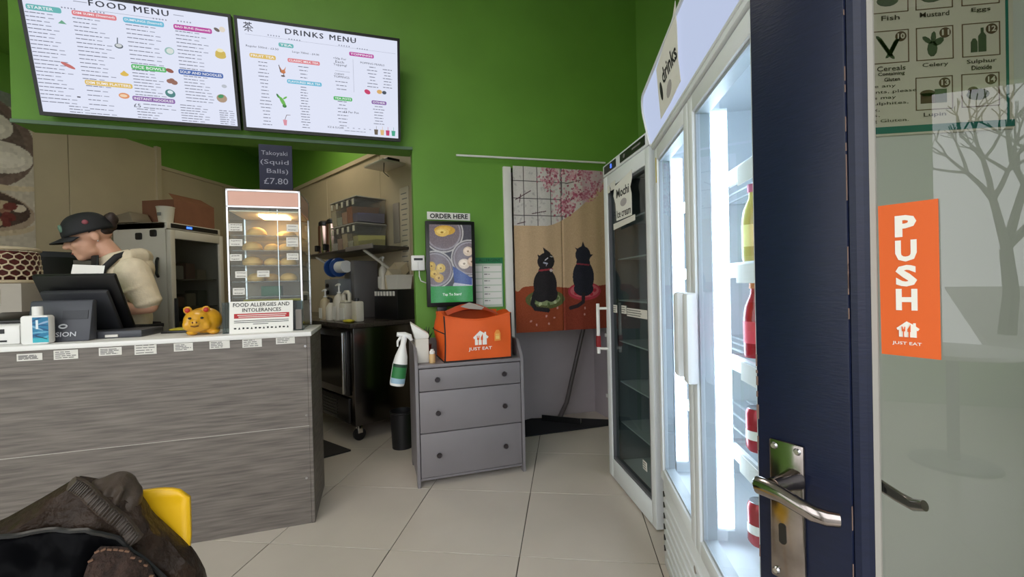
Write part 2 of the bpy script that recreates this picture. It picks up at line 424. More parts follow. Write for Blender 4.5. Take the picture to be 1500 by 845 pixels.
t = screen(-1.757, -.768, 'food_menu_screen', 'left wall screen showing the FOOD MENU in four columns')
B().text('FOOD', -1.4532, -1.2842, .592, .622, -.002, 0, sp=1.2).text('FOOD', -1.4508, -1.2818, 0.5932, 0.6232, -.0022, 0, sp=1.2).done('title_word', E_INK, t); B().text('MENU', -1.2482, -1.0842, .592, .622, -.002, 0, sp=1.2).text('MENU', -1.2458, -1.0818, 0.5932, 0.6232, -.0022, 0, sp=1.2).done('title_word', E_INK, t)
ink, grey = B(), B()
for (x, z0, z1, n, a, c) in ((-1.738, .075, .522, 24, .06, .13), (-1.535, .215, .522, 16, .06, .13), (-1.525, .03, .178, 7, .05, .09), (-1.297, .325, .522, 10, .09, .13),
        (-1.297, .155, .288, 9, .07, .12), (-1.265, .085, .105, 2, .09, .13), (-1.30, .03, .075, 4, .05, .10), (-1.06, .325, .522, 11, .08, .13), (-1.045, .145, .283, 9, .07, .12),
        (-1.08, .03, .118, 7, .07, .13), (-.878, .03, .105, 7, .04, .05), (-1.62, .03, .06, 3, .05, .06)):
    lines(ink, x, z0, z1, n, a, c, grey=grey)
for x0, x1, z in ((-1.575, -1.52, .566), (-1.45, -1.39, .566), (-1.16, -1.10, .572), (-1.04, -.98, .576)): dots(grey, x0, x1, z)
grey.box(-1.43, -1.11, -.001, 0, .572, .5735).box(-1.52, -1.46, -.001, 0, .604, .607).box(-1.06, -1.01, -.001, 0, .604, .607)
struct(ink.done('menu_text', E_TXT, t), 'stuff'); struct(grey.done('menu_prices', E_GREY, t), 'stuff')
B().text('£5', -1.312, -1.278, .084, .104, -.002).done('price_lettering', E_INK, t)
for i, (x0, x1, z0, z1, c, s, pt) in enumerate(((-1.730, -1.580, .534, .562, TEAL, 'STARTER', .8), (-1.535, -1.335, .534, .560, PINK, 'DIM SUMS (Steamed)', 1), (-1.305, -1.112, .532, .560, SKYB, 'DUMPLINGS (Steamed)', 1),
        (-1.066, -.874, .530, .558, MAG, 'BAO BUNS (Steamed)', 1), (-1.298, -1.128, .290, .318, LGREEN, 'RICE BOWLS', 1), (-1.068, -.838, .290, .318, BLUE, 'SOUP AND NOODLES', 1),
        (-1.528, -1.306, .183, .209, YEL, 'DIM SUMS PLATTERS', 1), (-1.314, -1.104, .120, .146, PUR, 'INSTANT NOODLES', 1))): badge(t, x0, x1, z0, z1, c, s, i, pt)
def pic(t, col, *shapes):
    b = B()
    for s in shapes:
        if s[0] == 'e': b.ell2(*s[1:5], -.0016-(s[6] if len(s) > 6 else 0), 0, 14, s[5] if len(s) > 5 else 0)
        elif s[0] == 'p': b.prism(s[1], -.0016-(s[2] if len(s) > 2 else 0), 0)
        else: b.box(s[1], s[2], -.0016, 0, s[3], s[4])
    b.done('picture', emi('pic_%d_%d_%d' % col, col), t)
pic(t, (110, 170, 140), ('p', [(-1.603, .484), (-1.566, .484), (-1.585, .502)]))
pic(t, (200, 110, 105), ('e', -1.592, .274, .034, .009, -.45))
pic(t, (90, 100, 110), ('e', -1.343, .405, .020, .013), ('p', [(-1.352, .408), (-1.347, .408), (-1.342, .448), (-1.346, .448)]))
pic(t, (210, 215, 218), ('e', -1.343, .407, .015, .009, 0, .001))
pic(t, (150, 190, 185), ('e', -1.101, .410, .024, .020, .2)); pic(t, (220, 228, 224), ('e', -1.098, .410, .018, .015, .2, .001))
pic(t, (110, 100, 95), ('e', -.848, .557, .016, .009, -.5)); pic(t, (230, 220, 205), ('e', -.820, .562, .016, .015))
pic(t, (212, 186, 92), ('e', -.841, .416, .029, .016), ('b', -.868, -.814, .420, .432), ('e', -.841, .434, .026, .013))
pic(t, (244, 236, 190), ('e', -.841, .446, .018, .010, 0, .001))
pic(t, (226, 190, 84), ('e', -1.336, .258, .020, .010), ('p', [(-1.352, .262), (-1.320, .262), (-1.336, .278)]))
pic(t, (226, 150, 104), ('e', -1.353, .141, .026, .016)); pic(t, (246, 214, 180), ('e', -1.355, .141, .018, .008, 0, .001))
pic(t, (150, 106, 92), ('e', -1.118, .245, .016, .012), ('e', -1.096, .240, .017, .013), ('e', -1.107, .252, .014, .010))
pic(t, (72, 130, 130), ('e', -1.123, .177, .026, .022, -.3)); pic(t, (226, 238, 246), ('e', -1.122, .184, .014, .010, 0, .001))
pic(t, (176, 150, 126), ('e', -.857, .176, .028, .024)); pic(t, (64, 150, 96), ('e', -.861, .187, .016, .010, .3, .001))
pic(t, (150, 88, 72), ('e', -1.112, .303, .020, .011, -.3)); pic(t, (190, 196, 206), ('e', -.838, .247, .014, .010))
pic(t, (40, 40, 50), ('b', -1.575, -1.560, .110, .116))

t = screen(-.752, .207, 'drinks_menu_screen', 'right wall screen showing the DRINKS MENU')
B().text('DRINKS', -0.4802, -0.2632, .585, .615, -.002, 0, sp=1.2).text('DRINKS', -0.4778, -0.2608, 0.5862, 0.6162, -.0022, 0, sp=1.2).done('title_word', E_INK, t); B().text('MENU', -0.2262, -0.0692, .585, .615, -.002, 0, sp=1.2).text('MENU', -0.2238, -0.0668, 0.5862, 0.6162, -.0022, 0, sp=1.2).done('title_word', E_INK, t)
b = B()      # the tea sign: strokes
for x0, z0, x1, z1, wd in ((-.705, .615, -.660, .617, .004), (-.692, .622, -.692, .608, .004), (-.672, .624, -.672, .609, .004), (-.682, .612, -.708, .590, .0045), (-.682, .612, -.655, .592, .0045),
        (-.700, .590, -.664, .591, .004), (-.682, .604, -.682, .570, .0045), (-.688, .584, -.702, .574, .004), (-.676, .584, -.660, .575, .004)):
    d = Vector((x1-x0, z1-z0)).normalized(); n = Vector((-d.y, d.x))*wd/2
    b.prism([(x0+n.x, z0+n.y), (x0-n.x, z0-n.y), (x1-n.x, z1-n.y), (x1+n.x, z1+n.y)], -.002, 0)
b.done('tea_emblem', E_INK, t)
ink, grey = B(), B()
for (x, z0, z1, n, a, c) in ((-.617, .045, .408, 19, .03, .07), (-.392, .045, .288, 16, .03, .06), (-.388, .345, .408, 4, .03, .07), (-.165, .300, .345, 3, .05, .085), (-.165, .075, .225, 8, .03, .07), (.03, .335, .455, 7, .03, .07), (.125, .340, .450, 7, .04, .06), (.065, .105, .215, 7, .05, .08)):
    lines(ink, x, z0, z1, n, a, c, center=True, price=False, h=.0038)
for x0, x1, z in ((-.575, -.515, .566), (-.46, -.40, .559), (-.17, -.11, .562), (-.06, 0, .557)): dots(grey, x0, x1, z)
grey.box(-.7, .18, -.0008, 0, .5545, .5555).box(-.09, -.0885, -.0008, 0, .29, .49).box(-.2, -.11, -.0008, 0, .408, .4095).box(-.11, -.075, -.001, 0, .600, .603)
for i in range(5): grey.box(-.14+i*.035, -.128+i*.035, -.001, 0, .062, .066)
lines(grey, -.09, .044, .045, 1, .13, .14, center=True, price=False)
struct(ink.done('menu_text', E_TXT, t), 'stuff'); struct(grey.done('menu_rules', E_GREY, t), 'stuff')
for tx_ in (('Regular 500ml - £3.50', -.701, -.524, .483, .497), ('Large 700ml - £4.00', -.446, -.292, .481, .495), ('+50p For', -.209, -.130, .473, .489), ('Each', -.196, -.145, .456, .470), ('Topping!', -.209, -.128, .436, .452), ('£3 Per Pot', -.157, -.063, .157, .170), ('ICE & SUGAR', -.26, -.161, .055, .066), ('POPPING PEARLS', -.044, .107, .470, .481), ('CHEWY', -.205, -.145, .385, .396), ('TOPPINGS', -.21, -.115, .368, .380)): B().text(*tx_, -.002).done('menu_note', E_INK, t)
for i, (x0, x1, z0, z1, c, s) in enumerate(((-.521, -.437, .509, .532, TEAL, 'TEA'), (-.686, -.542, .428, .453, YEL, 'FRUIT TEA'), (-.476, -.290, .427, .450, PINK, 'CLASSIC MILK TEA'), (-.487, -.285, .303, .327, SKYB, 'FLAVOURED MILK TEA'),
        (-.111, .041, .509, .532, MAG, 'TOPPINGS'), (-.217, -.102, .231, .254, LGREEN, 'TEA POTS'), (.020, .116, .229, .252, PUR, 'OTHER'))): badge(t, x0, x1, z0, z1, c, s, i)
pic(t, (206, 128, 84), ('p', [(-.523, .395), (-.517, .360), (-.500, .358), (-.488, .398), (-.500, .380), (-.512, .376)]), ('e', -.506, .366, .014, .010))
pic(t, (96, 84, 84), ('p', [(-.530, .404), (-.526, .404), (-.516, .362), (-.522, .362)]), ('b', -.505, -.501, .345, .362), ('e', -.508, .342, .012, .005))
pic(t, (110, 186, 84), ('e', -.520, .190, .030, .011, -1.1), ('e', -.535, .212, .016, .006, 2.2), ('e', -.505, .214, .014, .005, .6)); pic(t, (52, 122, 62), ('e', -.511, .165, .012, .010), ('e', -.545, .222, .006, .014, .5))
pic(t, (222, 150, 166), ('p', [(-.526, .082), (-.502, .082), (-.506, .048), (-.521, .048)])); pic(t, (120, 100, 104), ('p', [(-.516, .082), (-.513, .082), (-.502, .110), (-.480, .112), (-.480, .114), (-.504, .113)]))
pic(t, (204, 62, 108), ('e', -.005, .301, .020, .014, -.4)); pic(t, (222, 176, 108), ('e', .072, .309, .017, .013)); pic(t, (70, 80, 96), ('e', .103, .307, .014, .011))
for x, c in ((.045, (104, 92, 80)), (.085, (226, 190, 130)), (.121, (198, 62, 108)), (.159, (70, 170, 140))): pic(t, c, ('p', [(x-.013, .068), (x+.013, .068), (x+.010, .034), (x-.010, .034)]), ('b', x+.001, x+.003, .068, .09))

# ------------------------------------------------------------------ counter
WOOD = M('grey_wood_laminate', (88, 81, 77), .5, ns=11, rgb2=(126, 118, 111), stretch=(.45, 1, 8), bump=.05, bs=24)
t = uvroot('service_counter', 0, 2.452, 0, 'long grey wood-effect service counter with white top', 'counter')
CL, CR = -2.35, -.315
B().box(CL, CR-.016, 0, .018, .0, .500).done('front_board', WOOD, t, bevel=.0015, seg=1)
B().box(CL, CR-.016, .0, .018, .503, .962).done('front_board', WOOD, t, bevel=.0015, seg=1)
B().box(CL, CR-.016, .002, .014, .4995, .5035).done('joint_strip', M('joint_pale', (186, 180, 172), .6), t)
B().box(CR-.016, CR, -.002, .45, 0, .962).done('end_panel', WOOD, t, bevel=.0015, seg=1)
B().box(CL, CR-.016, .02, .42, .06, .955).done('carcass', DARK, t)
B().box(CL, CR+.006, -.010, .455, .962, .985).done('worktop', WHITE, t, bevel=.003)
for x, z in ((-.340, .911), (-.343, .557), (-.350, .236)):
    B().cyl((x, -.003, z), (x, .002, z), .006, n=10).done('screw_cap', STEEL, t)
PL = M('label_paper', (222, 219, 212), .7); LINK = M('label_ink', (120, 118, 116), .8)
for i, (x0, x1, z0, z1) in enumerate(((-1.478, -1.391, .919, .95), (-1.352, -1.266, .916, .957), (-1.191, -1.106, .922, .958), (-1.058, -.973, .917, .968), (-.905, -.828, .922, .960), (-.760, -.675, .924, .963), (-.621, -.536, .921, .965), (-.473, -.387, .929, .970))):
    r = uvroot('price_label', x0, 2.452, z0, 'small white printed label on the counter front, ' + ('below the %s' % ('card printer', 'white bottle', 'grey display back', 'terminal base', 'yellow tray', 'gold pig', 'allergy notice left side', 'allergy notice right side')[i]), 'label', 'labels along the counter front')
    wd, hh = x1-x0, z1-z0
    B().box(0, wd, -.0025, -.0005, 0, hh).done('sheet', PL, r)
    b = B(); lines(b, .006, .008, hh-.008, 4, wd*.5, wd*.85, h=.0035, price=False); b.done('print', LINK, r)
    for ch in r.children:
        if ch.name.startswith('print'): ch.location.y = -.0026
# ------------------------------------------------------------------ things on the counter
CT = .985
# receipt printer
t = uvroot('receipt_printer', -1.60, 2.60, CT, 'white and black receipt printer at the left edge of the counter', 'printer')
B().hexa([(-.09, -.05, 0), (.075, -.05, 0), (.075, .12, 0), (-.09, .12, 0), (-.09, -.05, .085), (.075, -.05, .085), (.075, .12, .125), (-.09, .12, .125)]).done('body', WHITE, t, bevel=.008)
B().hexa([(-.088, -.03, .094), (.073, -.03, .094), (.073, .118, .13), (-.088, .118, .13), (-.088, -.03, .108), (.073, -.03, .108), (.073, .118, .142), (-.088, .118, .142)]).done('lid', BLACK, t, bevel=.004)
B().box(.0, .022, -.053, -.05, .05, .07).done('button', BLACK, t); B().box(-.06, .03, -.053, -.05, .012, .02).done('paper_slot', BLACK, t)
# sanitiser bottle
t = uvroot('sanitiser_bottle', -1.436, 2.508, CT, 'white flat bottle with blue swirl label on the counter', 'bottle')
B().rrect(-.050, .050, 0, .128, -.022, .022, .012).done('body', WHITE, t, bevel=.006)
B().lathe([(.018, .126), (.018, .165), (.016, .168), (.001, .168)], n=20).done('cap', WHITE, t, smooth=True)
c = Canvas(.056, .112, 40, 70, (40, 120, 160))
for k in range(9): c.ell(.028+.02*math.sin(k*2.1), .012+.011*k, .03, .004, (70+10*k, 170, 200) if k % 2 else (24, 84, 130), .5*math.sin(k))
c.rect(0, .056, 0, .02, (60, 175, 190)); c.rect(.012, .02, .06, .10, (220, 235, 240)); c.line((.01, .03), (.05, .015), .004, (20, 40, 60))
c.done('blue_label', painted('print_matte'), t, -.007, .008, -.0225)
# point of sale terminal
POSG = M('graphite_plastic', (62, 64, 72), .45); POSB = M('terminal_black', (16, 16, 18), .4)
t = uvroot('till_terminal', -1.30, 2.70, CT, 'black touch-screen till seen from behind with graphite customer display', 'till')
rxm = Matrix.Rotation(R(32), 3, 'X')
B().boxc((-.085, .065, .170), (.325, .028, .345), rxm).done('monitor', POSB, t, bevel=.010)
B().boxc((-.085, .035, .130), (.265, .03, .25), rxm).done('rear_cover', M('rear_cover_plastic', (48, 49, 54), .5), t, bevel=.012)
B().box(-.20, .20, -.08, .16, 0, .035).done('base', POSG, t, bevel=.006)
B().hexa([(-.205, -.155, 0), (.028, -.155, 0), (.028, -.09, 0), (-.205, -.09, 0), (-.203, -.12, .192), (.03, -.12, .192), (.03, -.085, .192), (-.203, -.085, .192)]).done('customer_display', POSG, t, bevel=.008)
lg = M('logo_grey', (196, 198, 204), .5)
lm = empty('logo', (0, 0, 0)); lm.parent = t; lm.rotation_euler = (R(-10.3), 0, 0); lm.location = (.012, -.1565, 0)
B().text('VISION', -.140, -.034, .024, .046, -.002, .015).done('logo_lettering', lg, lm)
b = B(); pr = [(.014*math.cos(a)-.085, .008*math.sin(a)+.072) for a in np.linspace(0, 2*math.pi, 20, endpoint=False)]
b.tube([(p[0], -.001, p[1]) for p in pr]+[(pr[0][0], -.001, pr[0][1])], .0035, 6); b.done('logo_ring', lg, lm, smooth=True)
B().box(-.09, .005, -.002, 0, .105, .145).done('panel_recess', M('panel_recess', (48, 50, 57), .5), lm)
B().box(.055, .105, -.086, -.079, .006, .018).done('label', PL, t)
t = uvroot('receipt_slip', -1.385, 2.70, CT+.312, 'white paper slip standing above the till monitor', 'paper')
B().grid(lambda a, q: (-.03+.12*a, .02*math.sin(a*2)+.02*q, .055*q-.006*a), 6, 4).done('slip', PAPER, t, smooth=True)
t = uvroot('yellow_tray', -.965, 2.825, CT, 'low yellow tray with black pads behind the till', 'tray')
B().box(-.11, .11, -.07, .07, 0, .012).done('pad', BLACK, t, bevel=.003); B().box(-.08, .09, -.05, .06, .012, .022).done('cloth', M('yellow_cloth', (176, 160, 40), .8, nz=.2), t, bevel=.004)
# gold pig
GOLD = M('gold_glaze', (214, 156, 34), .3, nz=.12, ns=6, coat=.3)
t = uvroot('pig_money_box', -.834, 2.595, CT+.0045, 'round golden piggy bank with red ears on the counter', 'piggy bank', rz=R(14)); t.scale = (.88, .88, .95)
b = B(); b.ell((.010, .005, .070), (.090, .080, .070), 24, 14); b.ell((-.020, -.050, .070), (.066, .048, .060)); b.ell((-.028, -.096, .064), (.024, .016, .018)); b.ell((-.062, -.06, .052), (.026, .03, .03)); b.ell((.018, -.06, .052), (.03, .03, .03))
for x in (-.045, .055): b.ell((x, -.03, .010), (.030, .032, .014)); b.ell((x, .05, .010), (.030, .032, .014))
fuse(b, 'body', GOLD, t, .005, 3)
for s, rz in ((-1, .5), (1, -.5)):
    m = Matrix.Rotation(rz, 3, 'Y')
    e = B().ell((-.02+s*.042, -.045, .128), (.022, .012, .020), 14, 8, m).done('ear', GOLD, t, smooth=True)
    B().ell((-.02+s*.043, -.054, .128), (.014, .006, .013), 12, 6, m).done('ear_lining', M('pig_red', (176, 38, 26), .4), e, smooth=True)
    B().ell((-.022+s*.028, -.096, .088), (.008, .005, .006), 10, 6).done('eye', INK, t, smooth=True)
    B().ell((-.028+s*.009, -.111, .066), (.004, .003, .005), 8, 6).done('nostril', M('pig_brown', (90, 50, 14), .5), t, smooth=True)
B().tube([(-.046, -.098, .047), (-.028, -.106, .043), (-.010, -.100, .047)], .0025, 6).done('mouth', M('pig_brown', (90, 50, 14), .5), t, smooth=True)

# heated display cabinet
t = uvroot('heated_display_cabinet', -.545, 2.62, CT, 'glass heated bun cabinet with pink top band on counter', 'display cabinet')
CW, CH, CD = .178, .752, .34
PINKT = M('pink_panel', (226, 176, 160), .5)
b = B()
for x in (-CW, CW-.012):
    for y in (0, CD-.012): b.box(x, x+.012, y, y+.012, 0, CH)
b.box(-CW, CW, 0, .012, CH-.012, CH).box(-CW, CW, CD-.012, CD, CH-.012, CH).box(-CW, -CW+.012, 0, CD, CH-.012, CH).box(CW-.012, CW, 0, CD, CH-.012, CH)
b.box(-CW, CW, 0, .010, CH-.098, CH-.086)
b.done('frame', STEEL, t, bevel=.002, seg=1)
b = B(); b.box(-CW+.012, CW-.012, .002, .010, CH-.088, CH-.012).box(CW-.010, CW-.002, .012, CD-.012, CH-.11, CH-.012).box(-CW+.002, -CW+.010, .012, CD-.012, CH-.11, CH-.012)
b.done('top_band', PINKT, t)
B().box(-CW+.006, CW-.006, .01, CD-.008, CH-.016, CH-.004).done('roof', STEEL, t)
B().box(-CW+.012, CW-.012, CD-.012, CD-.006, 0, CH-.1).done('back_panel', M('cabinet_back', (150, 132, 108), .5), t)
B().box(-CW+.006, CW-.006, .004, CD-.008, 0, .155).done('base', DSTEEL, t)
lamp = B().box(-.05, .09, .10, .24, CH-.125, CH-.118).done('lamp', M('lamp_glow', (255, 214, 150), em=16), t)
B().box(-CW+.012, CW-.012, .012, CD-.012, CH-.116, CH-.110).done('lamp_tray', M('lamp_tray', (232, 220, 196), .5), t)
pane(-CW+.013, CW-.013, .005, .155, CH-.098, GLASS, t)
for x in (-CW+.004, CW-.008): pane(.013, CD-.013, x+.002, .155, CH-.11, GLASS, t, 'x')
SH = [.180, .262, .348, .428, .508]
for z in SH: B().box(-CW+.012, CW-.012, .02, CD-.02, z, z+.004).done('shelf', glass('shelf_glass', (238, 236, 228), 1.45, .05, .12), t)
b = B().box(.058, .061, .018, .022, .155, CH-.1).done('pane_divider', STEEL, t)
BUN = M('bun_crust', (226, 178, 104), .6, nz=.10, ns=14)
bun0 = None; k = 0
BUNS = [(4, -.06, .10, 1.0), (4, .06, .20, .85), (4, .10, .12, .7), (3, -.08, .09, 1.0), (3, .014, .11, .85), (3, .085, .12, .9), (2, -.08, .09, 1.0), (2, 0.014, .10, .85), (2, .09, .12, .9), (1, -.07, .11, .9), (1, -.01, .2, .9), (1, .09, .12, .9)]
row = ('bottom shelf', 'lower shelf', 'middle shelf', 'upper shelf', 'top shelf')
cnt = {}
for s, x, y, sc in BUNS:
    q = cnt.get(s, 0); cnt[s] = q+1
    loc = UV(-.545 + x, 2.62 + y, CT + SH[s] + .0045)
    lab = 'steamed golden bun on the %s of heated cabinet, %s in its row' % (row[s], ('leftmost', 'second', 'rightmost')[q])
    if bun0 is None:
        bb = B(); bb.lathe([(.001, 0), (.042, 0), (.05, .012), (.047, .028), (.034, .042), (.016, .050), (.001, .052)], n=22)
        o = bun0 = bb.done('steamed_bun', BUN, smooth=True)
    else: o = bpy.data.objects.new('steamed_bun', bun0.data); COL.objects.link(o)
    o.location = loc; o.scale = (sc, sc, sc); tag(o, lab, 'bun', 'buns in the heated cabinet')
o = B().box(-.05, .05, -.03, .03, 0, .055).done('green_carton', M('green_card', (40, 92, 58), .6), bevel=.003); o.location = UV(-.54, 2.74, CT+SH[0]+.0045); o.rotation_euler = (0, 0, AU); tag(o, 'dark green carton on the bottom shelf of heated cabinet', 'carton')
o = B().prismz([(-.15, -.06), (.15, -.07), (.14, .05), (-.13, .06)], 0, .012).done('yellow_liner', M('yellow_liner', (206, 190, 84), .7), bevel=.003); o.location = UV(-.535, 2.80, CT+.156); o.rotation_euler = (0, 0, AU); tag(o, 'pale yellow liner tray at the bottom of heated cabinet', 'tray')
hand = M('hand_ink', (90, 84, 80), .8)
for i, (x, z, wd, h, ls, wh) in enumerate(((-.135, .53, .062, .04, 3, 'top left'), (.135, .53, .058, .04, 2, 'top right'), (-.135, .452, .06, .036, 2, 'second on the left'), (.132, .45, .058, .05, 3, 'second on the right'),
        (-.137, .375, .055, .034, 2, 'third on the left'), (.132, .378, .058, .036, 2, 'third on the right'), (-.115, .285, .055, .034, 2, 'fourth on the left'), (-.012, .288, .058, .034, 2, 'in the middle'), (-.128, .196, .056, .036, 2, 'lowest on the left'))):
    r = uvroot('bun_card', -.545+x, 2.6215, CT+z, 'handwritten white card on the heated cabinet glass, ' + wh, 'card', 'cards on the heated cabinet')
    B().box(-wd/2, wd/2, -.0015, .0005, 0, h).done('card', PL, r)
    b = B()
    for j in range(ls):
        hh = h/ls; zc = h-hh*(j+.5); k = -wd*.36
        while k < wd*(.34-.12*(j % 2)):
            l = random.uniform(.004, .011); dz = random.uniform(-.0015, .0015); b.prism([(k, zc-.0016+dz), (k+l, zc-.0010), (k+l, zc+.0014), (k, zc+.0018+dz)], -.0024, -.0015); k += l+.0025
    struct(b.done('writing', hand, r), 'stuff')
# chalkboard on top of the cabinet
t = uvroot('chalkboard_sign', -.500, 2.72, CT+CH+.001, 'small chalkboard reading Takoyaki (Squid Balls) on top of heated cabinet', 'chalkboard')
B().box(-.10, .10, -.03, .03, 0, .016).done('wooden_foot', M('pale_wood', (150, 120, 100), .6, nz=.1), t, bevel=.002)
B().box(-.083, .083, -.006, .006, .016, .27).done('board', M('slate', (40, 42, 62), .8, nz=.1), t, bevel=.002)
for tx_ in (('Takoyaki', -.07, .06, .205, .235), ('(Squid', -.075, .065, .155, .187), ('Balls)', -.045, .062, .105, .137), ('£7.80', -.06, .06, .052, .085)): B().text(*tx_, -.0075).done('chalk_word', M('chalk', (150, 150, 164), .9), t)
# allergy notice and clear holders in front of the cabinet
t = uvroot('allergy_notice', -.553, 2.535, CT, 'white notice headed FOOD ALLERGIES AND INTOLERANCES leaning on cabinet', 'notice')
rm = Matrix.Rotation(R(-6), 4, 'X')
n = empty('notice_board', (0, 0, 0)); n.parent = t; n.rotation_euler = (R(-6), 0, 0)
B().box(-.146, .146, -.001, .001, 0, .163).done('sheet', PAPER, n)
b = B(); b.text('FOOD ALLERGIES AND', -.13, .13, .135, .155, -.0022, .012).text('INTOLERANCES', -.088, .09, .108, .127, -.0022, .012)
for z in (.062, .053, .044): b.box(-.125 if z > .05 else -.04, .125 if z > .05 else .03, -.002, -.001, z, z+.003)
for k in range(14):
    x = -.12+k*.0185
    if k % 3 == 0: b.ell2(x, .025, .006, .004, -.002, -.001)
    elif k % 3 == 1: b.prism([(x-.005, .02), (x+.005, .02), (x, .032)], -.002, -.001)
    else: b.box(x-.004, x+.004, -.002, -.001, .021, .030)
b.done('lettering', INK, n)
B().box(-.125, .128, -.002, -.001, .076, .100).done('red_band', M('notice_red', (178, 32, 40), .6), n)
b = B(); b.box(-.11, .115, -.003, -.002, .090, .0935).box(-.105, .11, -.003, -.002, .081, .0845); b.done('red_band_print', PAPER, n)
ACR = glass('acrylic', (225, 232, 232), 1.4)
t = uvroot('acrylic_holder', -.548, 2.545, CT, 'clear acrylic leaflet holder behind the allergy notice', 'holder')
b = B(); b.box(-.186, .186, .008, .010, 0, .16).box(-.186, -.183, .010, .06, 0, .155).box(.183, .186, .010, .06, 0, .155).box(-.186, .186, .058, .060, 0, .155).box(-.186, .186, .010, .058, 0, .004); b.done('case', ACR, t)
B().box(.150, .178, .018, .05, .005, .11).done('leaflets', M('leaflet_pink', (214, 176, 166), .7), t)

# ------------------------------------------------------------------ kitchen, left side
c = Canvas(.98, 1.42, 130, 190, (196, 186, 170))
c.rect(0, .98, 1.32, 1.42, (120, 128, 116))
STM = (112, 92, 84); DGH = (214, 206, 192)
c.ell(.48, 1.02, .52, .40, STM); c.ell(.48, 1.02, .45, .34, (88, 74, 66)); c.ell(.47, .98, .50, .28, STM, 0, .3)
for x, z in ((.30, 1.10), (.66, 1.13), (.52, .90), (.24, .88), (.78, .92)): c.ell(x, z, .20, .12, DGH, .2); c.ell(x, z-.02, .15, .06, (232, 224, 210), .2)
c.put(c.mE(.48, .72, .52, .06) & ~c.mE(.48, .76, .52, .06), (206, 190, 160))
c.ell(.45, .50, .53, .20, (170, 150, 130)); c.ell(.45, .52, .50, .17, (70, 50, 44))
for k in range(46):
    a = random.uniform(0, 6.28); q = random.random()**.5; c.ell(.45+.45*q*math.cos(a), .52+.14*q*math.sin(a), .045, .03, random.choice([(214, 200, 180), (150, 110, 90), (110, 44, 40), (190, 170, 140)]), a)
c.put(c.mE(.45, .42, .53, .12) & ~c.mE(.45, .46, .53, .12), (196, 178, 150))
c.line((.1, .24), (.8, .2), .012, (120, 90, 70)); c.line((.6, .21), (.7, .16), .01, (120, 90, 70))
c.noise(5)
t = empty('dim_sum_poster', (-4.186, 3.0, 1.33), R(-90), 'large poster of dim sum steamers on the left wall', 'poster')
t.rotation_euler = (0, 0, R(90)); t.location = (-4.186, 2.02, 1.33)
B().box(0, .98, .0, .006, 0, 1.42).done('board', PAPER, t); c.done('printed_picture', painted('print_matte'), t, 0, 0, -.001)
WARM = M('warm_white_metal', (206, 200, 186), .4)
t = empty('kitchen_fridge', (-3.6, 3.58, 0), R(90), 'white upright glass-door fridge standing behind the worker', 'fridge')
# local x runs along +Y, local y runs to -X (into the fridge)
b = B(); b.box(0, .02, .02, .56, .05, 1.85).box(.60, .62, .02, .56, .05, 1.85).box(.02, .60, .54, .56, .05, 1.85).box(0, .62, .02, .56, .05, .12).box(0, .62, .0, .56, 1.79, 1.85)
b.done('cabinet', WARM, t, bevel=.004)
b = B(); b.box(.0, .05, -.03, .015, .16, 1.78).box(.57, .62, -.03, .015, .16, 1.78).box(.05, .57, -.03, .015, 1.70, 1.78).box(.05, .57, -.03, .015, .16, .24); d = b.done('door', WARM, t, bevel=.004)
pane(.05, .57, -.009, .24, 1.70, glass('dark_glass', (176, 180, 180)), d)
B().box(.02, .04, -.055, -.03, .85, 1.15).done('handle', DARK, d, bevel=.004)
B().box(.04, .58, -.008, 0, 1.80, 1.84).done('control_panel', BLACK, t); B().box(.20, .26, -.011, -.008, 1.81, 1.83).done('display', M('blue_led', (60, 110, 255), em=2.5), t)
for z in (.45, .75, 1.05, 1.32): B().box(.03, .59, .03, .53, z, z+.01).done('shelf', STEEL, t)
FOODC = [M('tub_%d' % i, c_, .5) for i, c_ in enumerate(((150, 140, 120), (120, 90, 80), (170, 165, 155), (96, 104, 92)))]
k = 0
for s, z in enumerate((.46, .76, 1.06, 1.33)):
    for q in range(4):
        o = B().box(-.08, .08, -.055, .055, 0, .10+.03*((q+s) % 3)).done('food_tub', FOODC[(q*3+s) % 4], bevel=.01); o.location = (-3.6-.2, 3.58+.1+.135*q, z+.001)
        tag(o, 'dim storage tub inside the kitchen fridge, %s shelf, number %s from the near side' % (('bottom', 'second', 'third', 'top')[s], ('one', 'two', 'three', 'four')[q]), 'tub', 'tubs in the kitchen fridge')
for q, (x, z) in enumerate(((-3.886, 1.767), (-3.735, 1.79))):
    o = B().rrect(-.032, .032, -.032, .032, -.012, 0, .014).done('fridge_magnet', BLACK, bevel=.003); o.location = (x, 3.578, z-.04); tag(o, 'black square magnet on the fridge side, ' + ('farther from the door' if q == 0 else 'nearer the door'), 'magnet', 'magnets on the kitchen fridge')
o = B().tube([(0, 0, 0), (.02, -.03, -.03), (.02, -.035, -.14), (0, 0, -.17)], .012, 8).done('side_hook', BLACK, smooth=True); o.location = (-3.70, 3.575, 1.52); tag(o, 'black curved hook handle on the side of kitchen fridge', 'hook')
CARD = M('cardboard', (124, 82, 60), .8, nz=.08)
t = empty('cardboard_box', (-3.86, 3.99, 1.852), R(90), 'open brown cardboard box on top of the kitchen fridge', 'box')
b = B(); b.box(-.24, .24, -.17, -.164, 0, .24).box(-.24, .24, .164, .17, 0, .24).box(-.24, -.234, -.164, .164, 0, .24).box(.234, .24, -.164, .164, 0, .24).box(-.24, .24, -.17, .17, 0, .005); b.done('carton', CARD, t)
B().hexa([(-.24, -.17, .235), (.24, -.17, .235), (.24, -.165, .24), (-.24, -.165, .24), (-.18, -.06, .31), (.20, -.06, .31), (.20, -.055, .315), (-.18, -.055, .315)]).done('flap', CARD, t)
t = empty('paper_cup', (-3.69, 3.66, 1.852), 0, 'white paper tub on the fridge beside the cardboard box', 'cup')
